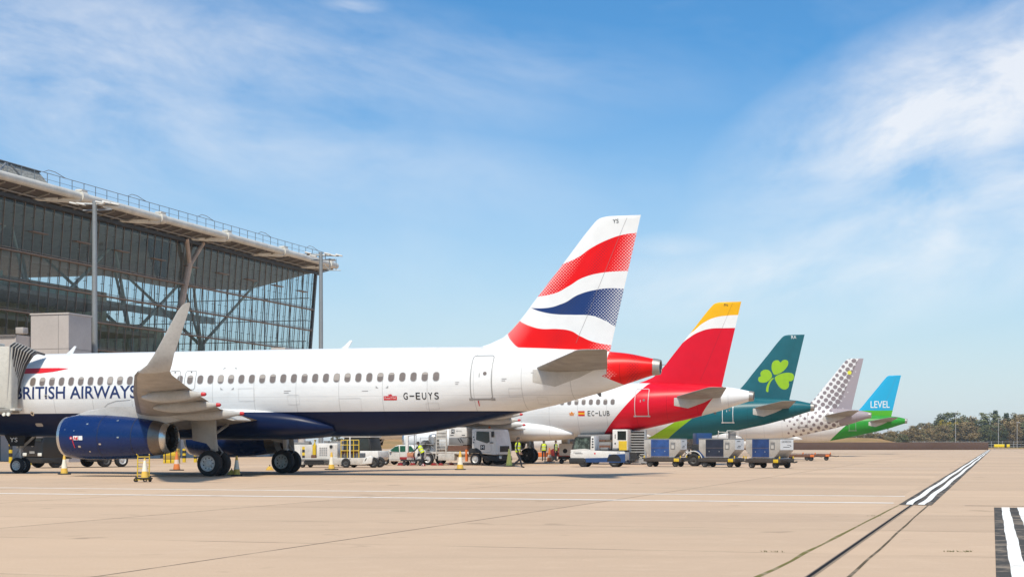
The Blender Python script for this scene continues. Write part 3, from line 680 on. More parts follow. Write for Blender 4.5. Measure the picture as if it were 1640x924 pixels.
# ------------------------------------------------------------------ camera, daylight, sky
SUN_EL, SUN_AZ = 57.0, 192.0     # azimuth measured clockwise from +Y (the way the camera looks)
def setup():
    cam = bpy.data.cameras.new('camera'); co = bpy.data.objects.new('camera', cam); COL.objects.link(co)
    cam.sensor_width = 36; cam.lens = 36*F/1640; co.location = (0,0,CH); co.rotation_euler = (R(90),0,0)
    cam.shift_y = (H0-462)/1640; cam.clip_start = .5; cam.clip_end = 9000; SC.camera = co
    sd = bpy.data.lights.new('sun','SUN'); so = bpy.data.objects.new('sun', sd); COL.objects.link(so)
    sd.energy = 4.2; sd.angle = R(5.0); sd.color = (1,.90,.755)
    a, e = R(SUN_AZ), R(SUN_EL); d = Vector((math.sin(a)*math.cos(e), math.cos(a)*math.cos(e), math.sin(e)))
    so.rotation_euler = d.to_track_quat('Z','Y').to_euler(); so.location = (0,-30,60)
    w = bpy.data.worlds.new('World'); SC.world = w; w.use_nodes = True; nt = w.node_tree; N = nt.nodes.new; L = nt.links.new
    bg = next(n for n in nt.nodes if n.type == 'BACKGROUND'); bg.inputs[1].default_value = .10
    sky = N('ShaderNodeTexSky'); sky.sky_type = 'NISHITA'; sky.sun_disc = False; sky.sun_elevation = e; sky.sun_rotation = a
    sky.air_density = 1.0; sky.dust_density = 1.4; sky.ozone_density = 2.0
    tc = N('ShaderNodeTexCoord'); sp = N('ShaderNodeSeparateXYZ'); L(tc.outputs['Generated'], sp.inputs[0])
    X,Y,Z = [E(nt,o) for o in sp.outputs]
    def mixc(a, b, f, mode='MIX'):
        n = N('ShaderNodeMix'); n.data_type = 'RGBA'; n.blend_type = mode
        for q,i in ((f,0),(a,6),(b,7)):
            q = q.v if isinstance(q,E) else q
            if isinstance(q,(int,float)): n.inputs[i].default_value = q
            elif isinstance(q,tuple): n.inputs[i].default_value = (*q,1)
            else: L(q, n.inputs[i])
        return n.outputs[2]
    yy = Y.mx(.05); az = X/yy; el = Z/yy
    col = mixc(sky.outputs[0], (.50,1.06,1.42), 1.0, 'MULTIPLY')
    # thin high cloud: wind-drawn fibres gathered in a few banks
    def vec(a,b,c=0.0):
        n = N('ShaderNodeCombineXYZ')
        for q,i in ((a,0),(b,1),(c,2)):
            if isinstance(q,E): L(q.v,n.inputs[i])
            else: n.inputs[i].default_value = q
        return n.outputs[0]
    def noise(v, sc, det=6, ro=.6, di=0.0):
        n = N('ShaderNodeTexNoise'); n.inputs['Scale'].default_value = sc; n.inputs['Detail'].default_value = det; n.inputs['Roughness'].default_value = ro; n.inputs['Distortion'].default_value = di
        L(v, n.inputs['Vector']); return E(nt, n.outputs[0])
    u = az*.94+el*.34; v = el*.94-az*.34            # fibres run slightly uphill to the right on the right bank
    u2 = az*.97-el*.22; v2 = el*.97+az*.22          # and downhill on the left
    nR = noise(vec(u*4.2, v*7.6, 3.1), 2.4, 8, .60, .35)*.7+noise(vec(u*7.0, v*17.0, 5.5), 2.2, 6, .6, .3)*.3; nL = noise(vec(u2*2.6, v2*7.0, 9.4), 2.3, 8, .60, .35)*.75+noise(vec(u2*7.0, v2*16.0, 2.4), 2.2, 6, .6, .3)*.25; nS = noise(vec(az*2.2, el*4.6, 1.7), 2.0, 6, .6, .4)
    def blob(cx, cy, rx, ry, a=0.0):
        c,s = math.cos(a), math.sin(a); p = ((az-cx)*c+(el-cy)*s)*(1/rx); q = ((el-cy)*c-(az-cx)*s)*(1/ry)
        return (1-(p*p+q*q).sqrt()).mx(0.0).ramp(0,.8)
    A = lambda px: (px-CX)/F
    B_ = lambda py: (H0-py)/F
    right = blob(A(1540),B_(165),.20,.075,.42).mx(blob(A(1660),B_(110),.12,.05,.35)).mx(blob(A(1560),B_(330),.22,.075,.25)*.8).mx(blob(A(1330),B_(430),.20,.035,.12)*.65)
    left = blob(A(200),B_(70),.36,.06,-.10).mx(blob(A(300),B_(200),.30,.055,-.18)*.75).mx(blob(A(40),B_(130),.25,.08,-.2)).mx(blob(A(565),B_(10),.035,.008,-.05)*.9).mx(blob(A(800),B_(100),.18,.035,-.1)*.45).mx(blob(A(1100),B_(395),.05,.012,.05)*.5)
    fR = (right*(nR.ramp(.33,.62)*1.05+.10)); fL = (left*(nL.ramp(.34,.66)*.80+.10))
    everywhere = nS.ramp(.50,.9)*.22*el.ramp(.02,.10)
    # away from the pictured part of the sky: the same kind of broken veil
    off = 1-((az.abs()).lt(.45,6)*Y.gt(0.0,10))
    gen = noise(vec(X*2.0,Y*2.0,Z*4.0), 1.6, 6, .6, .4).ramp(.48,.8)*.5*off*Z.ramp(0.02,.3)
    cl = fR.mx(fL).mx(everywhere).mx(gen)
    cl = (cl*.88).mn(.86)
    col = mixc(col, (8.9,9.1,9.5), cl)
    haze = el.ramp(.25,-.01).pow(1.35)*.80
    col = mixc(col, (9.4,9.9,9.9), haze)
    L(col, bg.inputs[0])
    vs = SC.view_settings; vs.view_transform = 'Standard'; vs.look = 'None'; vs.exposure = 0.06; vs.gamma = 1.0
    SC.render.resolution_x = 1024; SC.render.resolution_y = 576
    SC.cycles.max_bounces = 8; SC.cycles.transparent_max_bounces = 24; SC.cycles.use_denoising = True
setup()

# ------------------------------------------------------------------ ground and painted lines
GROUND_Y = 470.0
def r_coord(x,y): return x*-AFT.y+y*AFT.x
def flat(name, polys, m, z, kind='structure', parent=None):
    b = MB()
    for P in polys: b.poly([Vector((p[0],p[1],z)) for p in P])
    bmesh.ops.recalc_face_normals(b.bm, faces=b.bm.faces[:])
    for f in b.bm.faces:
        if f.normal.z < 0: f.normal_flip()
    o = b.build(name, m, parent, recalc=False)
    if kind: o['kind'] = kind
    return o
def ground():
    g = G('apron_concrete', .82, spec=.3); x,y,z = g.coords()
    c,s = AFT.x, -AFT.y
    a = x*c-y*s; r = x*s+y*c            # along the joints
    j1 = (((a+2.40)*(1/7.0)+.5).fract()-.5).abs(); j2 = (((r-21.0)*(1/5.95)+.5).fract()-.5).abs()
    nb = g.noise(.35, 5, .7); nw = g.noise(3.0, 3)
    wid = nw*.0020+.0006
    l1 = j1.lt(wid*1.2+.0022,900)*nb.ramp(.26,.46)*(a+2.4).abs().gt(.8,20); l2 = j2.lt(wid*2.5+.0030,700)*nb.ramp(.38,.60)*.8
    big = g.noise(.045, 5, .6); streak = g.noise(.5, 6, .65, stretch=(.05,.9,1,-ANG)); fine = g.noise(26, 4, .7); spot = g.noise(1.7,5,.7)
    slab = g.N('ShaderNodeTexWhiteNoise'); slab.noise_dimensions = '2D'; cv = g.N('ShaderNodeCombineXYZ')
    g.L(((a+2.40)*(1/7.0)).floor(), cv.inputs[0]); g.L(((r-21.0)*(1/5.95)).floor(), cv.inputs[1]); g.L(cv.outputs[0], slab.inputs['Vector']); sl = E(g.nt, slab.outputs[0])
    col = g.mix((.62,.440,.290), (.53,.378,.258), big.ramp(.35,.7)); col = g.mix(col, (.65,.475,.325), spot.ramp(.5,.75)*.6)
    f = sl*.11+.925-streak.ramp(.48,.78)*.13-fine.ramp(.35,.8)*.16+.03
    # rubber and oil under the parked row
    oil = g.noise(.22, 5, .6, stretch=(.12,.55,1,-ANG), dist=.3).ramp(.55,.74)*(r-66).abs().ramp(14,3)*.24
    f = f-oil
    col = g.scale(col, f); col = g.mix(col, (.13,.095,.06), l1.mx(l2)*.85)
    drip = g.noise(.55, 3, .55); col = g.mix(col, (.15,.11,.07), (drip.ramp(.66,.72))*.40)
    scuff = g.noise(.8, 5, .6, stretch=(.04,2.2,1,-ANG)); col = g.mix(col, (.17,.13,.09), scuff.ramp(.66,.76)*.38)
    patch = g.noise(.11, 3, .5); col = g.mix(col, (.44,.33,.225), patch.ramp(.58,.62)*.30)
    g.bump(fine, .25, .01); cm = g.out(col)
    big_ = 900
    flat('apron', [[(-big_,-500),(big_,-500),(big_,GROUND_Y),(-big_,GROUND_Y)]], cm, 0)
    g = G('dry_grass', .95); n = g.noise(.05,5,.7); n2 = g.noise(.6,4); col = g.mix((.30,.21,.07),(.16,.17,.04),n.ramp(.4,.65)); m = g.out(g.scale(col, n2*.4+.8))
    flat('ground', [[(-2400,-700),(2400,-700),(2400,3000),(-2400,3000)]], m, -.06)
    o = flat('grass_field', [[(-300,GROUND_Y-6),(900,GROUND_Y-6),(900,700),(-300,700)]], m, .02); o['kind'] = 'structure'
    # paint
    def paint(name, col, wear, thr=.5):
        g = G(name, .8, spec=.1); n = g.noise(2.2, 6, .7); n2 = g.noise(.5,3); base = g.mix(col, (.42,.33,.24), (n*.7+n2*.3).gt(thr,9)*wear); return g.out(base)
    wp = paint('white_ground_paint', (.86,.84,.79), .55, .57); wf = paint('worn_white_paint', (.84,.81,.74), .5, .57); bp = paint('black_ground_paint', (.075,.068,.06), .6, .55); bp2 = paint('faded_black_paint', (.10,.085,.07), .5, .55)
    def cross(r0, a0, a1, w, m, nm):
        P = lambda a_,r_: (AFT.x*a_+LAT.x*r_, AFT.y*a_+LAT.y*r_)
        return flat(nm, [[P(a0,r0-w/2),P(a1,r0-w/2),P(a1,r0+w/2),P(a0,r0+w/2)]], m, .004)
    Pa = lambda px,py: (lambda p: (AFT.x*p.x+AFT.y*p.y, LAT.x*p.x+LAT.y*p.y))(gp(px,py))
    aE = Pa(1440,800)[0]
    cross(Pa(700,797.3)[1], -60, aE, .36, wp, 'stand_line'); cross(Pa(1000,790.2)[1], -60, aE, .34, wf, 'stand_line'); cross(Pa(1400,750)[1], -80, Pa(1500,750)[0], .22, wf, 'stand_line')
    cross(Pa(1560,809.5)[1], aE+1.7, aE+60, .10, bp2, 'joint_line')
    # slot drain running away along the row with its two seams
    def line(pts, widths, m, nm, z, kind='structure', seed=0, jit=.0):
        rnd = random.Random(seed); Lf=[]; Rt=[]
        for (px,py),w in zip(pts,widths):
            p = gp(px,py); o = AFT*(w/2*(1+rnd.uniform(-jit,jit))); k = AFT*rnd.uniform(-jit,jit)*w
            Lf.append((p.x-o.x+k.x,p.y-o.y+k.y)); Rt.append((p.x+o.x+k.x,p.y+o.y+k.y))
        return flat(nm, [[Lf[i],Rt[i],Rt[i+1],Lf[i+1]] for i in range(len(Lf)-1)], m, z)
    def sub(p, q, n):
        # evenly spaced in depth between two ground pixels
        A_,B_ = gp(*p),gp(*q); out=[]
        for i in range(n+1):
            v = A_+(B_-A_)*(i/n)**1.0; out.append((CX+v.x/v.y*F, H0+CH*F/v.y))
        return out
    def sub2(p,q,n):
        A_,B_ = gp(*p),gp(*q); out=[]
        for i in range(n+1):
            t = (i/n)**2.2; v = A_+(B_-A_)*t; out.append((CX+v.x/v.y*F, H0+CH*F/v.y))
        return out
    far = (1582,720.3)
    dk = paint('drain_slot', (.02,.018,.017), .1, .7); seam = paint('dark_seam', (.11,.085,.05), .5, .55); moss = paint('mossy_seam', (.17,.15,.045), .6, .55)
    Lp = sub2((1140,962),(1441,808),16)[:-1]+sub2((1441,808),far,24); Mp = sub2((1258,950),(1461,808),14)[:-1]+sub2((1461,808),far,24); Rp = sub2((1325,955),(1487,808),14)[:-1]+sub2((1487,808),(1584,720.3),24)
    line(Lp, [.055 if i < 16 else .04 for i in range(len(Lp))], moss, 'drain_seam', .004, seed=1, jit=.35); line(Mp, [.042]*len(Mp), dk, 'drain_slot', .012, seed=2); line(Mp, [.10]*len(Mp), mat('worn_slot_edge',(.30,.225,.16),.9,0,.3), 'drain_edge', .004, seed=2); line(Rp, [.035]*len(Rp), seam, 'drain_seam', .004, seed=3, jit=.3)
    # a double white line edged in black along the drain
    def stripes(p0, p1, n, spec, seed, wave=.03, zz=.008):
        A_,B_ = gp(*p0),gp(*p1); Vd = B_-A_; rnd = random.Random(seed)
        for q,(o0,o1,m,nm,z) in enumerate(spec):
            Lf=[];Rt=[]
            for i in range(n+1):
                v = A_+Vd*(i/n)**2; k = wave*math.sin(i*.9+q*2+seed)*(0 if m in (bp,bp2) else 1)
                Lf.append((v.x+AFT.x*(o0+k),v.y+AFT.y*(o0+k))); Rt.append((v.x+AFT.x*(o1+k),v.y+AFT.y*(o1+k)))
            flat(nm, [[Lf[i],Rt[i],Rt[i+1],Lf[i+1]] for i in range(n)], m, z)
    stripes((1438,808.3), far, 60, ((.02,.78,bp,'black_edging',.008),(.16,.32,wp,'white_line',.016),(.47,.63,wp,'white_line',.016)), 5, .022)
    A0 = gp(1592,812.3); B0 = A0-LAT*22; n = 30
    def near(o0,o1,m,nm,z,wv):
        Lf=[];Rt=[]
        for i in range(n+1):
            v = A0+(B0-A0)*(i/n); k = wv*(math.sin(i*.8)*.6+math.sin(i*2.1+1)*.4); k2 = wv*(math.sin(i*.7+2)*.6+math.sin(i*1.9)*.4)
            Lf.append((v.x+AFT.x*(o0+k),v.y+AFT.y*(o0+k))); Rt.append((v.x+AFT.x*(o1+k2),v.y+AFT.y*(o1+k2)))
        flat(nm, [[Lf[i],Rt[i],Rt[i+1],Lf[i+1]] for i in range(n)], m, z)
    near(0,.78,bp,'black_edging',.004,.0); near(.16,.33,wp,'white_line',.008,.009); near(.50,.67,wp,'white_line',.008,.009)
    # tufts of weed in the joints
    b = MB(); rnd = random.Random(4)
    for px,py in [(1534,883),(1530,883.4),(1537,882.8),(1238,883.5),(1400,826)]+[(1216+rnd.uniform(0,150),0) for _ in range(0)]:
        p = gp(px,py)
        for k in range(14):
            q = p+AFT*rnd.uniform(-.16,.16)+LAT*rnd.uniform(-.02,.02); h = rnd.uniform(.008,.03); d = rnd.uniform(-.02,.02)
            b.poly([q, q+Vector((.012,0,0)), q+Vector((d,0,h))])
    o = b.build('weed', mat('weed_green',(.10,.10,.03),.9), recalc=False); tag(o,'small dry weeds growing in the apron joints','weeds',None,'stuff')
ground()

# ------------------------------------------------------------------ terminal
TO = Vector((-58,88.5,0))     # a point on the glass front line; local x points out over the apron, y runs away along the front
def terminal():
    t = thing('terminal_building','long glass fronted airport terminal with leaning curtain wall and overhanging roof','building',TO,ANG)
    END = 112.6; Y0 = 8.0; LEAN = math.tan(R(4.6)); ZT = 22.9
    fx = lambda z: -(ZT-z)*LEAN
    concrete = mat('pale_panel', (.52,.46,.42), .7, 0, .15, .6); brown = mat('brown_transom', (.27,.19,.14), .5, .2, .25, 1); steel = mat('dark_mullion', (.10,.095,.09), .45, .3, .2, 1); tan = mat('tan_mullion', (.27,.21,.165), .5, .1, .3, 1); soff = mat('soffit_panel', (.12,.10,.085), .7, 0, .3, .5)
    tubem = mat('cream_tube', (.68,.64,.56), .45, 0, .25, .7); rustic = mat('portal_steel', (.50,.37,.28), .6, 0, .35, 1.2); innerg = mat('inner_steel', (.42,.48,.44), .6, 0, .3, .5); greyin = mat('inner_ceiling', (.30,.29,.29), .8, 0, .2, .2)
    gl = glass_mat('terminal_glass', (.70,.77,.77), .055, .04, .5); gl2 = glass_mat('end_glass', (.90,.95,.97), .01, .03, .2)
    lv = [7.9,10.5,13.1,15.7,18.3,22.7]; bays = [Y0+(END-Y0)*i/7 for i in range(8)]
    for i in range(7):
        for k in range(5):
            b = MB(); z0,z1 = lv[k],lv[k+1]; y0,y1 = bays[i],bays[i+1]
            b.poly([(fx(z0),y0,z0),(fx(z0),y1,z0),(fx(z1),y1,z1),(fx(z1),y0,z1)]); b.build('glazing_panel', gl, t)
    for k in range(5):
        b = MB(); z0,z1 = lv[k],lv[k+1]; xs = -26.0
        b.poly([(fx(z0)-.05,END,z0),(xs,END,z0),(xs,END,z1),(fx(z1)-.05,END,z1)]); b.build('end_glazing', gl2, t)
    # mullions: slim outer fin tied to a deeper inner post
    n = 70; proto = None
    for i in range(n+1):
        y = Y0+(END-Y0)*i/n
        if proto is None:
            b = MB(); a0,a1 = Vector((fx(lv[0]),0,lv[0])),Vector((fx(22.9),0,22.9)); rot = Matrix.Rotation(math.atan(LEAN),3,'Y'); L_ = (a1-a0).length; c = (a0+a1)/2
            b.box(c+Vector((.04,0,0)),(.075,.045,L_),rot); b.box(c+Vector((-.32,.28,0)),(.05,.05,L_),rot)
            for z in (8.8,11.6,14.2,16.9,19.6,21.6): b.box((fx(z)-.16,.05,z),(.42,.035,.05))
            proto = b.build('mullion', tan, t); proto.location.y = y
        else: o = proto.copy(); COL.objects.link(o); o.location.y = y
    for k,z in enumerate(lv[:-1]):
        b = MB(); b.box((fx(z)+.22,(Y0+END)/2,z),(.5,END-Y0,.13),None,.02); b.box((fx(z)+.40,(Y0+END)/2,z+.2),(.05,END-Y0,.05)); b.build('transom', brown, t)
    for i in range(15):
        y = bays[0]+(END-Y0)*(i+.5)/15*1.0; b = MB(); b.box((fx(20.3)+.2,y,20.3),(.55,2.4,.10),None,.02); b.build('maintenance_rail', brown, t)
    for z in (9.2,11.8,14.4,17.0,19.8):
        b = MB(); b.box((fx(z)-13.2,END+.06,z),(25.6,.10,.09)); b.build('end_transom', steel, t)
    for k in range(14):
        b = MB(); x = -1.6-1.75*k; b.box((x,END+.1,(7.9+22.7)/2),(.09,.16,14.8)); b.build('end_mullion', steel, t)
    b = MB(); b.prism([(fx(0),7.9-7.9),(fx(0)+.3,0),(.32,23.0),(.0,23.0)],'y',END+.02,END+.42); b.build('corner_post', steel, t)
    # ground floor
    b = MB(); b.box((-12.0,(Y0+END)/2,3.9),(21.0,END-Y0,7.8)); b.build('ground_floor_wall', concrete, t)
    rnd = random.Random(2)
    for i in range(13):
        y = 30+i*6.2+rnd.uniform(-1,1); b = MB(); w = rnd.choice((2.2,3.4,4.2)); h = rnd.choice((2.6,3.2)); b.box((-1.52,y,h/2+.02),(.14,w,h)); b.build('service_door', mat('service_door_grey',(.16,.155,.15),.5,0,.2), t)
    for z in (3.5,6.6): b = MB(); b.box((-1.46,(Y0+END)/2,z),(.12,END-Y0,.22)); b.build('wall_band', brown, t)
    # inside: floors, core, tree columns
    for z,d,yE in ((10.35,-20,END-1),(13.0,-20,78),(15.55,-18,74)):
        b = MB(); b.box(((d-2.6)/2,(Y0+yE)/2,z-.2),(-d-2.6,yE-Y0,.4)); b.build('floor_slab', mat('floor_edge',(.24,.23,.20),.7), t)
    b = MB(); b.box((-17,(Y0+80)/2,12.8),(15,80-Y0,9.8)); b.box((-17,86,11.3),(15,11.9,6.8)); b.build('core_wall', mat('core_olive',(.58,.56,.40),.8,0,.6,.25), t)
    b = MB(); b.box((-33,(Y0+60)/2,14.6),(14,60-Y0,13.4)); b.build('core_wall', mat('core_dark',(.25,.25,.19),.8,0,.4,.25), t)
    for y,h in ((22,17.6),(36,17.0),(50,17.4),(64,16.6)):
        b = MB(); b.box((-6.2,y,h-.7),(3.0,9.5,1.1)); b.build('balcony_front', mat('green_glass_front',(.30,.40,.27),.3,0,.3,.4), t)
    for y in (30,48,66,84,100):
        b = MB(); b.cyl((-9,y,7.9),(-9,y,13.5),.42,.38,14)
        for dy,dx,zt in ((9,3.5,22.2),(-9,3.5,22.2),(9,-8,23.6),(-9,-8,23.6)): b.cyl((-9,y,13.2),(-9+dx,y+dy,zt),.20,.14,10)
        b.build('tree_column', innerg, t)
        b = MB(); b.tube([(-9+3.5,y-9,22.0),(-9+3.5,y+9,22.0)],.22,8); b.build('inner_beam', innerg, t)
    for x,zz in ((-14,17.2),(-20,14.0)):
        b = MB(); b.box((x,(80+END)/2,zz),(.5,END-80,.8)); b.build('inner_beam', innerg, t)
    b = MB(); b.prism([(-1.0,22.55),(-9,20.9),(-20,21.6),(-32,23.9),(-32,24.1),(-20,21.8),(-9,21.1),(-1.0,22.7)],'y',Y0,END-1); b.build('inner_ceiling', mat('inner_ceiling_grey',(.34,.325,.32),.8,0,.3,.2), t)
    # roof
    b = MB(); prof = [(2.35,23.6),(.3,23.10),(-3,22.75),(-12,23.0),(-24,23.6),(-45,23.8),(-45,24.8),(-24,24.6),(-10,24.3),(1.2,24.05)]
    b.prism(prof,'y',Y0,END+1.0); b.build('roof_deck', [soff], t, angle=25)
    b = MB(); b.tube([(2.5,Y0,23.85),(2.5,END+1.2,23.85)],.38,16); b.build('roof_edge_tube', tubem, t)
    b = MB(); b.prism([(.35,22.68),(.6,22.68),(.6,23.0),(.35,23.0)],'y',Y0,END+.6); b.prism([(.55,23.2),(.85,23.2),(.85,23.36),(.55,23.36)],'y',Y0,END+.6); b.build('head_beam', mat('head_beam_dark',(.035,.032,.03),.5), t)
    b = MB()
    for q in (.9,1.02): b.box((q,(Y0+END)/2,23.12+q*.12-.1),(.07,END-Y0+1,.07))
    b.build('head_rail', mat('pale_rail',(.38,.35,.32),.45,.2), t)
    nodes = [56.3+14.08*k for k in range(-3,4)]+[111.8]
    for y in nodes:
        b = MB(); b.cyl((2.5,y-.45,23.85),(2.5,y+.45,23.85),.54,.54,16); b.box((2.5,y,24.36),(.7,1.0,.22),None,.05); b.tube([(2.4,y-.2,23.62),(1.4,y-2.4,23.4),(.4,y-4.2,23.18)],[.42,.34,.2],10); b.build('roof_casting', tubem, t)
    for i in range(50):
        y = Y0+1+(END-Y0)*i/49; 
        if i == 0:
            b = MB(); b.prism([(2.2,23.54),(2.2,23.38),(.3,22.95),(.3,23.06)],'y',-.04,.04); rp = b.build('soffit_rib', mat('soffit_rib_pale',(.42,.37,.31),.6,0,.2), t); rp.location.y = y
        else: o = rp.copy(); COL.objects.link(o); o.location.y = y
    rail = mat('galvanised_rail',(.30,.31,.32),.45,.5)
    for i in range(54):
        y = Y0+2+(END-1.2-Y0)*i/53
        if i == 0: b = MB(); b.cyl((1.2,0,24.02),(1.2,0,25.5),.035,None,6); pp = b.build('rail_post', rail, t); pp.location.y = y
        else: o = pp.copy(); COL.objects.link(o); o.location.y = y
    b = MB(); b.tube([(1.2,Y0,25.5),(1.2,END+.9,25.5)],.03,6); b.tube([(1.2,Y0,24.95),(1.2,END+.9,24.95)],.018,5)
    for y in nodes: b.tube([(1.2,y-4,25.5),(1.2,y-3.2,25.8),(1.2,y-2.2,25.8),(1.2,y-.5,25.5)],.03,6)
    b.build('guard_rail', rail, t)
    b = MB(); b.tube([(1.2,END+.9,25.5),(-2.5,END+.9,25.5)],.03,6); b.tube([(1.2,END+.9,24.95),(-2.5,END+.9,24.95)],.03,6)
    for q in range(4): b.cyl((1.2-q*1.2,END+.9,24.0),(1.2-q*1.2,END+.9,25.5),.035,None,6)
    b.build('end_guard_rail', rail, t)
    # leaning portal leg that forks under the roof
    for y in (34.0,80.5):
        b = MB(); b.tube([(-1.1,y-2.6,7.9),(-.2,y-.6,17.6),(.2,y,20.6)],[.42,.38,.34],10); b.tube([(.2,y,20.4),(.6,y+2.2,23.0)],.24,8); b.tube([(.2,y,20.4),(.6,y-1.4,23.0)],.24,8); b.build('portal_leg', rustic, t)
        b = MB(); b.prism([(y-1.2,22.9),(y-6.5,22.9),(y-3.8,18.6),(y-2.6,18.6)],'x',-1.6,-1.1); b.build('portal_plate', mat('plate_dark',(.04,.038,.036),.6), t)
    # mesh-walled plant on the roof
    g = G('plant_mesh',.7); v = g.N('ShaderNodeTexVoronoi'); v.inputs['Scale'].default_value = 7; tc = g.N('ShaderNodeTexCoord'); g.L(tc.outputs['Object'], v.inputs['Vector'])
    pm = g.out(g.mix((.16,.16,.14),(.42,.41,.37),E(g.nt,v.outputs['Distance']).ramp(.2,.6)))
    b = MB(); A = [(1.1,41),(1.1,54.3),(-5,54.3),(-5,41)]; b.loft([[Vector((x,y,24.05)) for x,y in A],[Vector((x-.6*(1 if x>-3 else -1),y-(1.6 if y>45 else 0),25.55)) for x,y in A]]); pe = b.build('plant_enclosure', pm, t)
    b = MB(); b.loft([[Vector((x,y,z)) for x,y in ((.6,41),(.6,52.8),(-4.6,52.8),(-4.6,41))] for z in (25.56,25.68)]); b.build('enclosure_cap', steel, pe)
    b = MB(); b.tube([(1.4,45.2,24.1),(.9,47.2,25.4)],.10,6); b.tube([(1.4,49.4,24.1),(.9,48.0,25.4)],.08,6); b.build('enclosure_brace', rail, pe)
    return t
terminal()

def node_building():
    wm = mat('warm_grey_cladding', (.50,.45,.42), .55, 0, .12, .5); dk = mat('cladding_joint', (.20,.18,.17), .6)
    c = at(110,503,125)-TO; cx = c.x*AFT.x+c.y*AFT.y; cy = c.x*LAT.x+c.y*LAT.y
    t = thing('node_building','warm grey clad stair tower standing in front of the glass front','building',TO,ANG)
    b = MB(); b.box((cx-1.75,cy+1.65,5.9),(3.5,3.3,11.9)); b.build('wall', wm, t)
    b = MB(); b.box((cx-1.75,cy+1.65,11.92),(3.62,3.42,.12)); b.build('parapet', mat('parapet_cap',(.56,.51,.47),.5), t)
    b = MB()
    for z in (9.1,6.4,3.5): b.box((cx-1.75,cy+1.65,z),(3.52,3.32,.035))
    b.box((cx-.95,cy+1.65,5.9),(.03,3.32,11.86)); b.build('cladding_seam', dk, t)
    b = MB(); b.box((cx-9.3,cy-.6,7.7),(11.4,2.6,4.9)); lk = b.build('link_corridor', wm, t)
    b = MB(); b.box((cx-9.3,cy-1.92,9.9),(11.2,.04,.05)); b.box((cx-9.3,cy-1.92,10.1),(11.5,.14,.14)); b.build('corridor_trim', dk, lk)
    b = MB(); p = at(35,545,122)-TO; b.box((p.x*AFT.x+p.y*AFT.y,p.x*LAT.x+p.y*LAT.y,10.3),(.7,.7,.5),None,.05); b.build('roof_box', mat('roof_box',(.42,.38,.35),.5), lk)
    t = thing('link_bridge','low pale link bridge roof at the far end of the glass front','building',TO,ANG)
    p = at(436,553,170)-TO; q = at(508,556,178)-TO; xa,ya = p.x*AFT.x+p.y*AFT.y, p.x*LAT.x+p.y*LAT.y; xb = q.x*AFT.x+q.y*AFT.y
    b = MB(); b.box(((xa+xb)/2,ya+1.8,10.2),(abs(xb-xa),3.2,3.0)); b.build('corridor', wm, t)
    b = MB(); b.box(((xa+xb)/2,ya+1.8,11.84),(abs(xb-xa)+.3,3.5,.22)); b.build('roof', mat('parapet_cap',(.56,.51,.47),.5), t)
    b = MB(); b.cyl(((xa+xb)/2+2,ya+1.8,0),((xa+xb)/2+2,ya+1.8,8.7),.4,None,12); b.build('support_leg', wm, t)
node_building()

def mast(px, Y, label, side):
    p = gy(px, Y); t = thing('floodlight_mast', label, 'light mast', p, 0, 'floodlight masts before the terminal'); gm = mat('galvanised_mast',(.30,.31,.31),.5,.3,.2,.6); wm = mat('lamp_head_white',(.75,.72,.66),.4)
    top = 21.7; b = MB(); b.tube([(0,0,0),(0,0,3),(0,0,top*.6),(0,0,top)],[.27,.26,.23,.19],14); b.build('pole', gm, t)
    b = MB(); b.box((0,0,.15),(.9,.9,.3),None,.04); b.build('base_plate', gm, t)
    b = MB(); b.tube([(-1.5,-.1,top-.25),(1.9,.1,top-.35)],.09,8); b.tube([(-1.1,.5,top-.75),(1.5,-.4,top-.8)],.07,8); b.build('cross_arm', gm, t)
    for x,y,z in ((-1.3,-.4,-.12),(-.75,-.5,-.45),(.75,-.4,-.2),(1.3,-.3,-.35),(1.9,.1,-.3),(1.15,.3,-.75)) if side else ((-1.6,-.4,-.30),(-1.0,-.5,-.36),(.55,-.4,-.22),(1.1,-.3,-.20),(1.7,.1,-.28),(1.0,.3,-.55)):
        b = MB(); b.box((x,y,top+z),(.72,.5,.13),Matrix.Rotation(R(12),3,'Y'),.04); b.build('floodlight', wm, t)
    if side:
        b = MB(); b.tube([(.3,0,top-1.3),(.9,0,top-1.9),(2.1,0,top-1.9)],.05,6); b.tube([(.9,0,top-.7),(.9,0,top-1.9)],.04,6); b.tube([(1.6,0,top-.7),(1.6,0,top-1.9)],.04,6); b.build('lamp_cradle', gm, t)
mast(151.5,130,'tall grey floodlight mast before the middle of the glass front',False)
mast(514,165,'tall grey floodlight mast beyond the corner of the glass front',True)

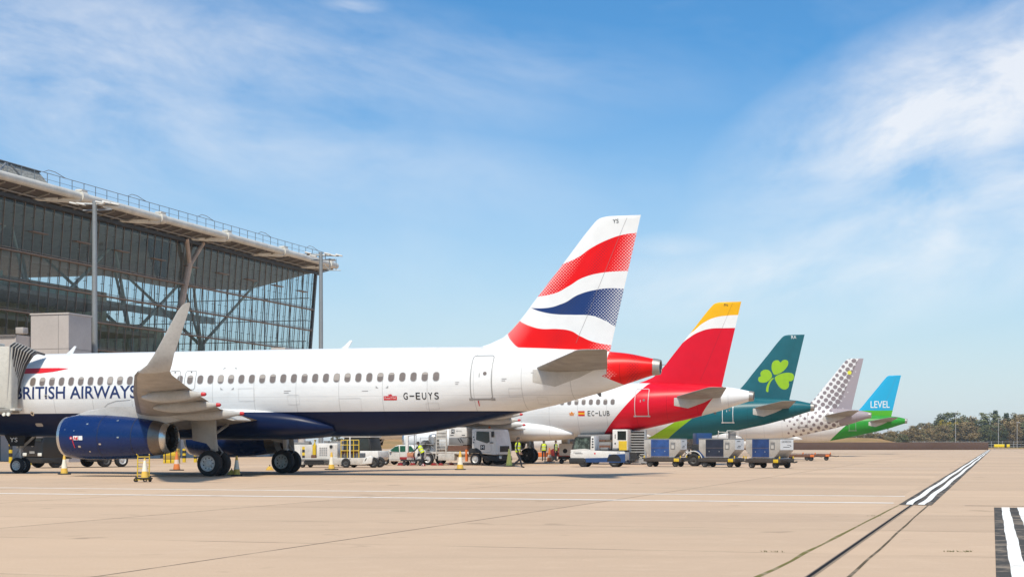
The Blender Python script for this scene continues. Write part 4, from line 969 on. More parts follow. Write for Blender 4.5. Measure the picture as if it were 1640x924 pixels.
# ------------------------------------------------------------------ far side: blast fence, sign, trees
def barrier():
    Y = 402.0; x0 = at(700,715,Y).x; x1 = at(1583,715,Y).x; t = thing('blast_fence','long low brown fence across the far edge of the apron','fence',((x0+x1)/2,Y,0))
    w = x1-x0; m = mat('brown_fence_board',(.105,.06,.042),.9,0,.15,.15)
    b = MB(); b.box((0,0,.98),(w,.35,1.92),None,.14); b.build('fence_board', m, t)
    b = MB(); b.box((0,.9,.06),(w,1.2,.12)); b.build('footing', mat('footing_grey',(.28,.24,.2),.9), t)
barrier()
def far_things():
    Y = 410.0; x0 = at(1592,713,Y).x; x1 = at(1617,713,Y).x
    t = thing('taxiway_sign','low yellow taxiway sign with a black panel standing in the grass','sign',((x0+x1)/2,Y,0))
    b = MB(); w = x1-x0; b.box((-w*.17,0,1.05),(w*.66,.3,.75),None,.03); b.build('yellow_panel', mat('sign_yellow',(.80,.58,.01),.5), t)
    b = MB(); b.box((w*.23,0,1.05),(w*.14,.32,.8),None,.02); b.build('black_panel', M_['ink'], t)
    b = MB(); b.box((w*.40,0,1.05),(w*.2,.3,.75),None,.03); b.build('yellow_panel', mat('sign_yellow',(.80,.58,.01),.5), t)
    b = MB()
    for q in (-.45,-.1,.2,.45): b.cyl((w*q,0,0),(w*q,0,.75),.06,None,6)
    b.build('sign_leg', M_['greyline'], t)
    t = thing('perimeter_fence','thin pale wire fence running before the trees','fence',(0,560,0)); b = MB(); x0,x1 = 40,300
    for i in range(66): b.cyl((x0+i*4,0,0),(x0+i*4,0,2.6),.07,None,5)
    b.build('fence_posts', mat('fence_grey',(.45,.44,.42),.6), t)['kind'] = 'stuff'
    b = MB()
    for z in (.6,1.4,2.3): b.tube([(x0,0,z),(x1,0,z)],.05,4)
    b.build('fence_wire', mat('fence_grey',(.45,.44,.42),.6), t)
    for px, h, lab in ((1530.5,18,'thin pale light column before the tallest trees'),(1599,15,'thin pale light column standing left of the shorter one'),(1629,13,'shorter thin light column near the right edge')):
        p = gy(px,570); t = thing('lamp_column', lab, 'street light', p, 0); b = MB(); b.cyl((0,0,0),(0,0,h*.72),.075,.055,8); b.build('pole', mat('pale_column',(.62,.60,.58),.5), t); b = MB(); b.box((.4,0,h*.72),(1.3,.4,.16),None,.05); b.build('lamp_head', mat('pale_column',(.62,.60,.58),.5), t)
far_things()

def leaf_mats(name, c1, c2):
    g = G(name, .85, spec=.2); n = g.noise(.35,4,.6); n2 = g.noise(1.8,3)
    oi = g.N('ShaderNodeObjectInfo'); rv = E(g.nt, oi.outputs['Random'])
    col = g.mix(c1, c2, (n*.7+n2*.3+rv*.4-.2).ramp(.32,.68)); col = g.scale(col, rv*.35+.82)
    g.bsdf.inputs['Transmission Weight'].default_value = 0
    return g.out(col)
def trees():
    rnd = random.Random(11)
    kinds = {'green':('dark green broad tree in the far wood','dark_green_leaves',(.095,.11,.05),(.155,.16,.075)), 'olive':('dull olive tree in the far wood','olive_leaves',(.18,.155,.075),(.25,.20,.09)),
             'brown':('rusty brown autumn tree in the far wood','rust_leaves',(.25,.18,.09),(.32,.225,.11)), 'yellow':('bright yellow autumn tree in the far wood','yellow_leaves',(.42,.30,.03),(.5,.38,.05)), 'pine':('dark blue green conifer in the far wood','conifer_needles',(.075,.10,.065),(.11,.135,.08))}
    bark = mat('bark',(.14,.11,.085),.9); lm = {k:leaf_mats(v[1],v[2],v[3]) for k,v in kinds.items()}
    protos = {}
    def make(kind, var):
        # unit tree about 10 m high: trunk with limbs, crown of leaf clumps
        r = random.Random(hash((kind,var)) % 9973 if False else sum(map(ord,kind))*7+var*31)
        t = thing(('conifer' if kind=='pine' else 'tree'), kinds[kind][0], 'tree'); b = MB(); tr = [(0,0,0)]
        for i in range(1,6): tr.append((r.uniform(-.2,.2)*i*.3, r.uniform(-.2,.2)*i*.3, i*1.45))
        b.tube(tr,[.26,.21,.18,.14,.09,.04],7); limbs = []
        for i in range(11):
            z = r.uniform(2.2,6.8); a = r.uniform(0,2*PI); l = r.uniform(1.2,2.8)*(1-(z-2.2)/9); k = min(int(z/1.45),4); f = z/1.45-k; p0 = Vector(tr[k])*(1-f)+Vector(tr[k+1])*f
            p1 = p0+Vector((math.cos(a)*l,math.sin(a)*l,l*.7)); b.tube([p0,(p0+p1)/2+Vector((0,0,-.1)),p1],[.09,.06,.025],5); limbs.append(p1)
        b.build('trunk', bark, t); b = MB(); cl = []
        if kind == 'pine':
            for i in range(60): z = 1.6+8.4*(i/60); rr = (10-z)*.24*r.uniform(.5,1.05); a = i*2.4; cl.append((Vector((math.cos(a)*rr,math.sin(a)*rr,z)), .42+.25*(10-z)/8))
        else:
            cl = [(p,r.uniform(.7,1.15)) for p in limbs]
            for i in range(44):
                a = r.uniform(0,2*PI); z = r.uniform(1.4,9.6); env = math.sin(PI*min(max((z-1.2)/9.0,0),1))**.6*3.0; rr = env*math.sqrt(r.uniform(.1,1)); cl.append((Vector((math.cos(a)*rr,math.sin(a)*rr,z)), r.uniform(.5,1.05)))
        for c,s in cl:
            for k in range(int(40*s/.8)):
                d = Vector((r.gauss(0,1),r.gauss(0,1),r.gauss(0,.8))); d = d.normalized()*s*r.uniform(.35,1.05); p = c+d
                n = (d+Vector((r.gauss(0,.6),r.gauss(0,.6),r.gauss(0,.6)+.4))).normalized(); u = n.orthogonal().normalized(); v = n.cross(u); q = r.uniform(.14,.30); a = r.uniform(0,PI); u,v = u*math.cos(a)+v*math.sin(a), v*math.cos(a)-u*math.sin(a)
                b.poly([p-u*q, p-v*q*.7, p+u*q, p+v*q*.6])
        b.build('crown', lm[kind], t, recalc=False); return t
    used = set()
    def plant(kind, px, topy, Y, wf=1.0):
        var = rnd.randrange(3); key = (kind,var)
        if key not in protos: protos[key] = make(kind,var); o = protos[key]
        else: o = copy_tree(protos[key])
        h = (CH+(H0-topy)/F*Y)/10.0; o.location = gy(px,Y); o.rotation_euler.z = rnd.uniform(0,6.28); o.scale = (h*wf,h*wf,h)
        o['label'] = kinds[kind][0]; o['group'] = {'green':'dark green trees in the far wood','olive':'olive trees in the far wood','brown':'rusty autumn trees in the far wood','yellow':'yellow trees in the far wood','pine':'conifers in the far wood'}[kind]
        return o
    # skyline read from the photograph: (column, top row, kind)
    sky = [(1462,680,'brown'),(1472,676,'olive'),(1484,676,'brown'),(1496,675,'olive'),(1506,668,'green'),(1518,661,'green'),(1528,660,'green'),(1536,668,'olive'),(1545,666,'brown'),(1552,668,'olive'),(1562,675,'pine'),(1570,671,'green'),(1578,668,'pine'),(1586,660,'green'),(1596,658,'pine'),(1604,665,'green'),(1611,662,'pine'),(1620,666,'brown'),(1630,662,'olive'),(1640,661,'brown'),(1652,662,'green'),(1664,658,'olive'),(1678,662,'pine'),(1692,660,'green')]
    for px,ty,k in sky:
        plant(k, px+rnd.uniform(-2,2), ty, rnd.uniform(690,760), rnd.uniform(1.25,1.55))
    for px,ty,k in [(1455,690,'brown'),(1466,684,'brown'),(1478,686,'olive'),(1490,684,'brown'),(1502,682,'olive'),(1512,680,'brown'),(1522,678,'olive'),(1531,679,'green'),(1540,677,'brown'),(1549,674,'brown'),(1556,680,'brown'),(1566,684,'green'),(1574,686,'olive'),(1583,680,'green'),(1592,676,'brown'),(1601,682,'green'),(1610,679,'olive'),(1618,676,'brown'),(1627,674,'brown'),(1637,676,'olive'),(1648,674,'green'),(1660,678,'brown'),(1674,676,'olive')]:
        plant(k, px+rnd.uniform(-2,2), ty+rnd.uniform(-1,1), rnd.uniform(640,680), rnd.uniform(1.2,1.5))
    plant('yellow',1526,671.5,684,.8); plant('yellow',1509,671.5,684,.6)
    for px in range(1300,1460,9):
        plant(rnd.choice(('brown','brown','olive')), px+rnd.uniform(-3,3), 697-(px-1300)*.06+rnd.uniform(-2.5,2.5), rnd.uniform(560,620), rnd.uniform(1.3,1.7))
    plant('green',1445,695,540,1.5); plant('olive',1425,694,545,1.6); plant('green',1450,698,541,1.3)
    for px in (540,600,660,720,1225,1250,1275): plant(rnd.choice(('brown','olive')), px, 695, 600, 1.6)
    # undergrowth closing the view under the crowns
    g = G('undergrowth_leaves',.95,spec=.1); n = g.noise(.12,5,.7); n2 = g.noise(.9,4); m = g.out(g.scale(g.mix((.11,.09,.05),(.17,.115,.055),n.ramp(.35,.65)), n2*.7+.6)); b = MB(); r = random.Random(5)
    for i in range(9000):
        px = r.uniform(1280,1720); Y = r.uniform(690,800); h = r.uniform(0,1)**.8*(4.0 if px > 1450 else 2.2); p = gy(px,Y)+Vector((0,0,h)); q = r.uniform(.5,1.1); a = r.uniform(0,PI); u = Vector((math.cos(a),math.sin(a),r.uniform(-.3,.3)))*q; v = Vector((r.uniform(-.3,.3),r.uniform(-.3,.3),1))*q*.7
        b.poly([p-u,p-v,p+u,p+v])
    o = b.build('undergrowth', m, recalc=False); tag(o,'brown undergrowth beneath the far trees','undergrowth',None,'stuff')
    g = G('dry_bank',.95,spec=.1); n = g.noise(.06,5,.7); n2 = g.noise(.5,4); m = g.out(g.scale(g.mix((.42,.235,.10),(.29,.19,.075),n.ramp(.35,.65)), n2*.5+.75))
    b = MB(); r = random.Random(6)
    rows = []
    for j in range(7):
        Yj = 470+j*20; rw = []
        for i in range(40): X = -60+i*9; hh = [0,.8,1.7,2.4,2.9,2.7,2.4][j]*(1+.25*math.sin(i*.7)+.12*math.sin(i*1.9)) * min(1,max(0,(1500-(CX+X/Yj*F))/120.0+.12)); rw.append(b.bm.verts.new((X,Yj,.03+hh)))
        rows.append(rw)
    for j in range(6): b.bridge(rows[j],rows[j+1],False)
    o = b.build('grass_bank', m); o['kind'] = 'structure'
trees()

def air():
    m = bpy.data.materials.new('distant_air'); m.use_nodes = True; nt = m.node_tree
    for n in list(nt.nodes):
        if n.type == 'BSDF_PRINCIPLED': nt.nodes.remove(n)
    v = nt.nodes.new('ShaderNodeVolumePrincipled'); v.inputs['Color'].default_value = (.86,.90,.95,1); v.inputs['Density'].default_value = .00016; v.inputs['Anisotropy'].default_value = .2
    o = next(n for n in nt.nodes if n.type == 'OUTPUT_MATERIAL'); nt.links.new(v.outputs[0], o.inputs['Volume'])
    b = MB(); b.box((0,1150,14.5),(5000,3900,31.2)); h = b.build('haze', m); tag(h,'thin pale haze over the far side of the apron','haze',None,'stuff')
air()
# ------------------------------------------------------------------ people
SKINM = mat('skin_tone',(.42,.25,.17),.6,0,.05); DARKCL = mat('dark_workwear',(.018,.02,.028),.85,0,.2); HIVIS = mat('hi_vis_yellow',(.62,.72,.02),.6,0,.1); HAIR = mat('dark_hair',(.03,.02,.014),.7); GREYTAPE = mat('reflective_tape',(.62,.62,.6),.3,.2); ORANGEV = mat('hi_vis_orange',(.75,.16,.02),.6,0,.1); BOOT = mat('boot_black',(.012,.012,.013),.6)
def person(label, loc, rz, pose='stand', vest=HIVIS, jacket=DARKCL, trousers=DARKCL, hair=HAIR, group=None, H=1.78):
    s = H/1.78; t = thing('person', label, 'person', loc, rz, group)
    J = {}; V = []; Rr = []; Ed = []; Kd = []
    def add(n, p, r, par=None, kind='cloth'):
        J[n] = len(V); V.append(Vector(p)*s); Rr.append(r*s)
        if par: Ed.append((J[par],J[n])); Kd.append(kind)
    lean = {'stand':.0,'walk':.03,'bend':.55,'sit':.05}[pose]
    def up(z0, dz): return (math.sin(lean)*dz, 0, z0+math.cos(lean)*dz)
    hz = .93 if pose != 'bend' else .90
    add('pelvis',(0,0,hz),.125); add('waist',up(hz,.18),.125,'pelvis','torso'); add('chest',up(hz,.40),.145,'waist','torso'); add('collar',up(hz,.53),.085,'chest','torso')
    add('neck',up(hz,.58),.055,'collar','skin'); n = V[-1]/s; hx = .05 if pose == 'bend' else .02
    add('chin',(n.x+hx,0,n.z+.07),.075,'neck','skin'); add('head',(n.x+hx+.01,0,n.z+.16),.092,'chin','skin'); add('crown',(n.x+hx,0,n.z+.235),.06,'head','skin')
    add('nose',(n.x+hx+.115,0,n.z+.125),.014,'head','skin'); add('ear_a',(n.x+hx,.092,n.z+.14),.017,'head','skin'); add('ear_b',(n.x+hx,-.092,n.z+.14),.017,'head','skin')
    steps = {'stand':((.02,.0),(-.02,.0)),'walk':((.20,-.26),(-.16,.06)),'bend':((.10,.05),(-.06,.0)),'sit':((.1,0),(-.1,0))}[pose]
    for q,sg in enumerate((-1,1)):
        k,a = steps[q] if pose != 'walk' else ((.10,-.02) if q == 0 else (.12,-.32)); 
        if pose == 'walk' and q == 0: k,a = .16,.24
        nm = 'lr'[q]
        add('hip'+nm,(0,sg*.10,hz-.06),.105,'pelvis','leg'); add('knee'+nm,(k,sg*.11,.50),.068,'hip'+nm,'leg'); az = .09 if not (pose == 'walk' and q == 1) else .15
        add('ankle'+nm,(a,sg*.11,az),.05,'knee'+nm,'leg'); add('toe'+nm,(a+.17,sg*.12,az-.05),.038,'ankle'+nm,'boot')
        sh_ = V[J['collar']]/s; arm = {'stand':((.0,-.28),(.08,-.52)),'walk':((-.06,-.27),(.08,-.50)) if q == 0 else ((.05,-.27),(.14,-.49)),'bend':((.18,-.24),(.38,-.36)),'sit':((.1,-.26),(.33,-.3))}[pose]
        add('sho'+nm,(sh_.x,sg*.19,sh_.z-.05),.062,'collar','sleeve'); add('elb'+nm,(sh_.x+arm[0][0],sg*.25,sh_.z-.05+arm[0][1]),.046,'sho'+nm,'sleeve')
        add('wri'+nm,(sh_.x+arm[1][0],sg*.24,sh_.z-.05+arm[1][1]),.03,'elb'+nm,'sleeve'); w = V[J['wri'+nm]]/s; e = V[J['elb'+nm]]/s; d = (w-e).normalized(); side = Vector((1,0,0)) if abs(d.x) < .6 else Vector((0,0,1))
        add('palm'+nm,w+d*.075,.034,'wri'+nm,'skin'); pm = V[J['palm'+nm]]/s
        for f,(o,l) in enumerate(((-.03,.07),(-.01,.082),(.01,.078),(.03,.062))):
            add('fa%d'%f+nm,pm+d*.035+side*o,.0095,'palm'+nm,'skin'); add('fb%d'%f+nm,pm+d*(.035+l*.8)+side*o+Vector((0,-sg*.02,0)),.008,'fa%d'%f+nm,'skin')
        add('tha'+nm,w+d*.03+side*.04,.012,'palm'+nm,'skin'); add('thb'+nm,w+d*.07+side*.06,.009,'tha'+nm,'skin')
    me = bpy.data.meshes.new('body'); me.from_pydata(V, Ed, []); ob = bpy.data.objects.new('body', me); COL.objects.link(ob)
    m = ob.modifiers.new('grow','SKIN'); m.use_smooth_shade = True; sv = me.skin_vertices[0].data
    for i,r in enumerate(Rr): sv[i].radius = (r,r); sv[i].use_root = (i == 0)
    sv[J['chest']].radius = (.125*s,.175*s); sv[J['waist']].radius = (.105*s,.14*s); sv[J['pelvis']].radius = (.115*s,.15*s)
    ss = ob.modifiers.new('sub','SUBSURF'); ss.levels = 1; ss.render_levels = 1
    dg = bpy.context.evaluated_depsgraph_get(); dg.update(); nm = bpy.data.meshes.new_from_object(ob.evaluated_get(dg)); ob.modifiers.clear(); ob.data = nm; ob.parent = t
    nm.materials.clear()
    for q in (SKINM, jacket, trousers, BOOT): nm.materials.append(q)
    mi = {'skin':0,'torso':1,'sleeve':1,'leg':2,'boot':3,'cloth':2}
    for p in nm.polygons:
        c = p.center; best = None
        for (a,b_),k in zip(Ed,Kd):
            A_,B_ = V[a],V[b_]; d = B_-A_; tt = max(0,min(1,(c-A_).dot(d)/max(d.length_squared,1e-9))); dist = (c-A_-d*tt).length-(Rr[a]*(1-tt)+Rr[b_]*tt)
            if best is None or dist < best[0]: best = (dist,k)
        p.material_index = mi[best[1]]; p.use_smooth = True
    # hair, vest with tape
    h = V[J['head']]; b = MB(); rings = []
    for i in range(7):
        a = PI*(.5*i/6); rings.append([h+Vector((-.018,0,.012))*s+Vector((.112*s*math.cos(a)*math.cos(2*PI*k/14), .108*s*math.cos(a)*math.sin(2*PI*k/14), (.118*math.sin(a)-.02-(.06 if math.cos(2*PI*k/14) < .2 and i == 0 else 0))*s)) for k in range(14)])
    b.loft(rings); b.build('hair', hair, t)
    if vest:
        b = MB(); rings = []
        for z,(rx,ry) in ((-.02,(.15,.185)),(.12,(.148,.178)),(.28,(.16,.192)),(.42,(.168,.215)),(.50,(.13,.19)),(.545,(.085,.12))):
            c = Vector(up(hz,z)); c.x += .004; ax = Vector((math.cos(lean),0,-math.sin(lean))); rings.append([(c+ax*rx*math.cos(2*PI*k/20)+Vector((0,ry*math.sin(2*PI*k/20),0)))*s for k in range(20)])
        b.loft(rings, False); v = b.build('vest', vest, t)
        for z in (.1,.30):
            b = MB(); rings = []
            for dz in (0,.05):
                c = Vector(up(hz,z+dz)); ax = Vector((math.cos(lean),0,-math.sin(lean))); k_ = (z+dz)
                rx,ry = (.158,.19) if z < .2 else (.172,.207); rings.append([(c+ax*rx*math.cos(2*PI*k/20)+Vector((0,ry*math.sin(2*PI*k/20),0)))*s for k in range(20)])
            b.loft(rings, False); b.build('reflective_band', GREYTAPE, v)
    return t

# ------------------------------------------------------------------ ramp vehicles and small equipment
W = mat('vehicle_white',(.72,.69,.64),.4,0,.22,1.5); Wd = mat('grubby_white',(.58,.54,.48),.5,0,.35,2.2); DK = mat('chassis_black',(.022,.021,.02),.65,0,.3); GR = mat('machine_grey',(.24,.23,.22),.55,.2,.3,2); BLU = mat('vehicle_blue',(.015,.055,.17),.4,0,.25,2); GLS = mat('vehicle_glass',(.02,.026,.024),.06,0,.1,1,.4); YEL = mat('safety_yellow',(.68,.46,.02),.5,0,.2,3); RED = mat('chock_red',(.30,.018,.018),.5,0,.25); ALU = mat('aluminium',(.55,.54,.52),.4,.7,.25,2); ORG = mat('orange_plastic',(.72,.17,.03),.5,0,.15); BRN = mat('rusty_brown',(.16,.075,.045),.7,0,.4,3); LAMP = mat('lamp_lens',(.8,.78,.7),.15); HOSE = mat('hose_rubber',(.05,.05,.05),.7)
def vwheel(par, x, y, r, w=.26, rim=None, name='wheel', dual=False):
    b = MB(); b.lathe([(-.5*w,r*.6),(-.5*w,r*.84),(-.4*w,r*.96),(0,r),(.4*w,r*.96),(.5*w,r*.84),(.5*w,r*.6)], (x,y,r), (0,1,0), 24); b.mi = 1
    for q in (-1,1): b.lathe([(q*.5*w,r*.6),(q*.42*w,r*.56),(q*.3*w,r*.42),(q*.34*w,r*.22),(q*.46*w,r*.2),(q*.47*w,.001)], (x,y,r), (0,1,0), 18)
    return b.build(name, [M_['tyre'], rim or M_['rim']], par)
def panel(par, name, pts, y, m, th=.012, ax='y', bevel=0):
    b = MB(); b.prism(pts, ax, y-th/2, y+th/2, bevel); return b.build(name, m, par)
def lettering(par, name, t, x0, x1, z0, z1, fn, m):
    b = MB(); add_marks(b, [T(t,x0,x1,z0,z1)], fn, None); return b.build(name, m, par)

def fuel_truck():
    t = thing('fuel_truck','white cab over fuel dispenser truck with ladder and pump gear on its bed','truck',gy(672,109.9),ANG-.16); t.scale = (.9,.9,.9)
    yS = -1.2
    b = MB(); b.box((3.9,0,.72),(6.4,.9,.22)); b.box((3.2,0,.95),(4.2,2.3,.16),None,.02); b.box((3.0,-.95,.62),(1.4,.45,.5),None,.03); b.build('chassis', Wd, t)
    # cab
    b = MB(); b.prism([(5.25,.95),(7.15,.78),(7.42,.82),(7.42,1.55),(7.15,2.72),(6.9,2.8),(5.35,2.8),(5.25,2.7)],'y',-1.22,1.22,.09,3); cab = b.build('cab', W, t)
    panel(cab,'side_window',[(5.62,1.95),(6.55,1.68),(6.78,1.78),(6.74,2.55),(5.66,2.58)],-1.222,GLS,.03)
    b = MB(); b.prism([(-1.02,0),(1.02,0),(.95,.98),(-.95,.98)],'x',-.02,.02); o = b.build('windscreen', GLS, cab); o.location = (7.33,0,1.66); o.rotation_euler.y = R(-13.5)
    b = MB(); add_marks(b,[RING(5.5,6.92,1.0,2.62,.12,.02)],lambda u,w: Vector((u,-1.226,w)),None); b.build('door_outline', M_['greyline'], cab)
    b = MB(); b.box((6.95,-1.25,1.72),(.28,.05,.06)); b.build('door_handle', DK, cab)
    b = MB(); add_marks(b,[PLY(rrect(5.98,6.38,1.18,1.55,.05))],lambda u,w: Vector((u,-1.227,w)),None); b.mi = 1; add_marks(b,[T('M',6.05,6.31,1.25,1.48)],lambda u,w: Vector((u,-1.233,w)),None); b.build('door_emblem',[M_['ink'],M_['whitemark']],cab)
    b = MB()
    for q,z in ((5.36,2.1),(5.42,1.9),(5.36,1.7)): add_marks(b,[PLY(rrect(q,q+.1,z,z+.1,.02))],lambda u,w: Vector((u,-1.227,w)),None)
    add_marks(b,[PLY(rrect(5.5,5.72,1.12,1.32,.02))],lambda u,w: Vector((u,-1.227,w)),None); b.build('cab_notice', M_['ink'], cab)
    b = MB(); b.box((7.15,-1.45,2.35),(.16,.22,.42),None,.04); b.tube([(7.15,-1.2,2.55),(7.15,-1.45,2.55)],.025,6); b.build('mirror', DK, cab)
    b = MB(); b.lathe([(0,.09),(.02,.1),(.14,.08),(.18,.02)],(6.4,-.5,2.8),(0,0,1),12); b.build('beacon', ORG, cab)
    b = MB(); b.prism([(4.95,1.15),(5.1,1.3),(5.75,1.3),(6.05,1.1),(6.2,.72),(7.45,.72),(7.5,.36),(6.5,.34),(6.1,.62),(5.9,.98),(5.2,.98),(5.0,.8)],'y',-1.24,1.24,.04); b.build('front_bumper', DK, cab)
    for y in (-.85,.85): b = MB(); b.box((7.5,y,.6),(.06,.34,.2),None,.02); b.build('headlight', LAMP, cab)
    b = MB(); b.box((7.44,0,1.25),(.04,1.5,.45)); b.build('grille', DK, cab)
    for x in (1.35,5.5): vwheel(t,x,-1.0,.46,.3,M_['rim']); vwheel(t,x,1.0,.46,.3,M_['rim'])
    b = MB(); P=[(1.35+.62*math.cos(a),.46+.62*math.sin(a)) for a in [PI*i/10 for i in range(11)]]; Q=[(1.35+.57*math.cos(a),.46+.57*math.sin(a)) for a in [PI*i/10 for i in range(11)]][::-1]; b.prism(P+Q,'y',-1.2,-.75); b.build('mudguard', GR, t)
    # bed: lift with sign panel, ladder, filter vessel, reels, pipework
    b = MB(); b.box((3.95,-.1,2.52),(1.55,1.9,.75),None,.03); lf = b.build('lift_platform', W, t)
    b = MB(); b.box((3.95,-.1,1.83),(1.6,1.8,.55),None,.03); b.build('lift_base', GR, t)
    b = MB(); add_marks(b,[PLY([(3.9,2.05),(4.0,2.05),(4.25,1.7),(4.15,1.7)]),PLY([(4.1,2.05),(4.2,2.05),(4.45,1.7),(4.35,1.7)])],lambda u,w: Vector((u,-1.004,w)),None); b.build('warning_stripe', M_['ink'], t)
    b = MB(); add_marks(b,[PLY(rrect(3.38,3.68,2.42,2.76,.03))],lambda u,w: Vector((u,-1.054,w)),None); b.mi = 1; add_marks(b,[T('M',3.44,3.62,2.48,2.70)],lambda u,w: Vector((u,-1.058,w)),None); b.mi = 0; add_marks(b,[T('MENZIES',3.8,4.3,2.55,2.66)],lambda u,w: Vector((u,-1.054,w)),None); add_marks(b,[PLY(rrect(4.3,4.6,2.26,2.32,.01)),PLY(rrect(3.3,3.6,2.26,2.32,.01))],lambda u,w: Vector((u,-1.054,w)),None); b.build('platform_sign',[M_['ink'],M_['whitemark']],lf)
    b = MB(); b.box((3.9,-.3,1.3),(1.7,1.4,.4)); b.build('pump_box', BRN, t)
    b = MB()
    for x in (2.15,3.0): b.box((x,-1.15,1.6),(.07,.07,2.2),Matrix.Rotation(R(2),3,'Y'))
    for k in range(8): b.box((2.58,-1.15,.75+k*.25),(.85,.06,.05))
    b.box((2.58,-1.12,2.35),(.8,.02,.7)); b.build('ladder', Wd, t)
    b = MB(); b.cyl((1.5,-.4,1.05),(1.5,-.4,2.2),.42,None,18); b.lathe([(0,.42),(.12,.36),(.2,.15),(.22,.001)],(1.5,-.4,2.2),(0,0,1),18); b.build('filter_vessel', ALU, t)
    b = MB()
    for k in range(5): b.tube([(.7+.15*k,-1.05,1.1+.1*k),(.9+.12*k,-1.1,1.5+.06*k),(1.3+.08*k,-1.0,1.9-.1*k),(1.9,-1.0,1.3+.1*k)],.035,6)
    b.build('hose', HOSE, t)
    b = MB(); b.lathe([(-.2,.12),(-.2,.42),(-.17,.42),(-.17,.2),(.17,.2),(.17,.42),(.2,.42),(.2,.12)],(1.0,-.75,1.5),(0,1,0),20); b.build('hose_reel', GR, t)
    b = MB(); b.tube([(.7,-1.1,1.05),(.7,-1.1,2.1),(1.9,-1.1,2.1),(1.9,-1.1,1.05)],.03,6); b.tube([(.7,-1.1,1.6),(1.9,-1.1,1.6)],.02,6); b.build('guard_frame', ALU, t)
    b = MB(); b.box((4.75,-1.1,.75),(.14,.2,.9)); b.build('cone_tube', ORG, t)
fuel_truck()

def baggage_tug():
    t = thing('baggage_tug','white and blue baggage tractor with glazed cab at the head of the container train','tractor',gy(962,99.5),ANG+PI+.03)
    # local +x is forward (left in the picture), +y faces the camera
    b = MB(); b.prism([(-1.72,.38),(1.2,.38),(1.82,.42),(1.82,.86),(1.78,1.05),(.75,1.05),(.62,1.12),(.45,1.12),(.38,1.0),(-1.68,1.0),(-1.72,.9)],'y',-.72,.72,.05,2); b.build('body', W, t)
    panel(t,'lower_panel',[(-1.74,.3),(.78,.3),(.84,.56),(-.62,.60),(-.70,.80),(-1.74,.84)],.735,BLU,.03)
    panel(t,'lower_panel',[(-1.74,.3),(.78,.3),(.84,.56),(-.62,.60),(-.70,.80),(-1.74,.84)],-.735,BLU,.03)
    b = MB(); b.prism([(.85,.2),(1.88,.2),(1.92,.58),(.92,.58)],'y',-.76,.76,.05); b.build('front_bumper', DK, t)
    b = MB(); b.box((-.75,0,1.02),(1.95,1.36,.1),None,.02); b.build('load_deck', DK, t)
    b = MB(); b.prism([(.36,1.0),(1.80,1.0),(1.72,1.22),(1.55,1.86),(1.42,1.94),(.40,1.94),(.30,1.86)],'y',-.70,.70,.06,2); cab = b.build('cab', DK, t)
    b = MB(); b.prism([(.22,1.02),(.52,1.02),(.48,1.96),(.28,1.96)],'y',-.73,.73,.03); b.build('cab_rear_pillar', W, cab)
    for y in (.735,-.735): 
        b = MB()
        for k in range(4): add_marks(b,[PLY(rrect(.30,.42,1.22+.17*k,1.32+.17*k,.03))],lambda u,w: Vector((u,y*1.003,w)),None)
        b.build('vent_slots', M_['ink'], cab)
    g = G('tinted_cab_glass',.05,0,.3); n = g.noise(5,4); gm = g.out(g.mix((.02,.03,.025),(.13,.17,.14),n.ramp(.45,.7)))
    for y in (.708,-.708): panel(cab,'side_window',[(.56,1.14),(1.62,1.14),(1.47,1.84),(.58,1.86)],y,gm,.02)
    b = MB(); b.prism([(-.6,0),(.6,0),(.56,.62),(-.56,.62)],'x',-.012,.012); o = b.build('windscreen', gm, cab); o.location = (1.70,0,1.24); o.rotation_euler.y = R(-14)
    for y in (.71,-.71): b = MB(); b.prism([(.52,1.12),(1.80,.98),(1.78,1.1),(.9,1.16)],'y',y-.02,y+.02); b.build('door_sill', W, cab)
    for x,r in ((1.0,.30),(-1.02,.36)): vwheel(t,x,.62,r,.24,M_['rimdark']); vwheel(t,x,-.62,r,.24,M_['rimdark'])
    b = MB(); P=[(-1.02+.46*math.cos(a),.36+.46*math.sin(a)) for a in [PI*i/10 for i in range(11)]]; b.prism(P,'y',.60,.752); b.build('wheel_arch', M_['dark'], t)
    b = MB(); add_marks(b,[DISC(.22,.86,.055)],lambda u,w: Vector((u,.727,w)),None); b.build('round_badge', M_['red'], t)
    b = MB()
    for x0,x1,z in ((1.0,1.5,.84),(1.1,1.62,.90),(-1.4,-1.2,.9)): add_marks(b,[PLY(rrect(x0,x1,z,z+.025,.005))],lambda u,w: Vector((u,.728,w)),None)
    b.build('small_print', M_['ink'], t)
    b = MB(); b.box((-.3,.2,1.15),(.5,.35,.18),None,.03); b.box((-.95,-.1,1.14),(.35,.5,.14),None,.03); b.build('deck_locker', GR, t)
    for y in (-.5,.5): b = MB(); b.box((1.83,y,.72),(.05,.22,.14),None,.02); b.build('headlight', LAMP, t)
    b = MB(); b.tube([(-1.7,0,.42),(-2.25,0,.42)],.05,8); b.box((-2.05,0,.42),(.2,.3,.16),None,.03); b.build('tow_hitch', DK, t)
baggage_tug()

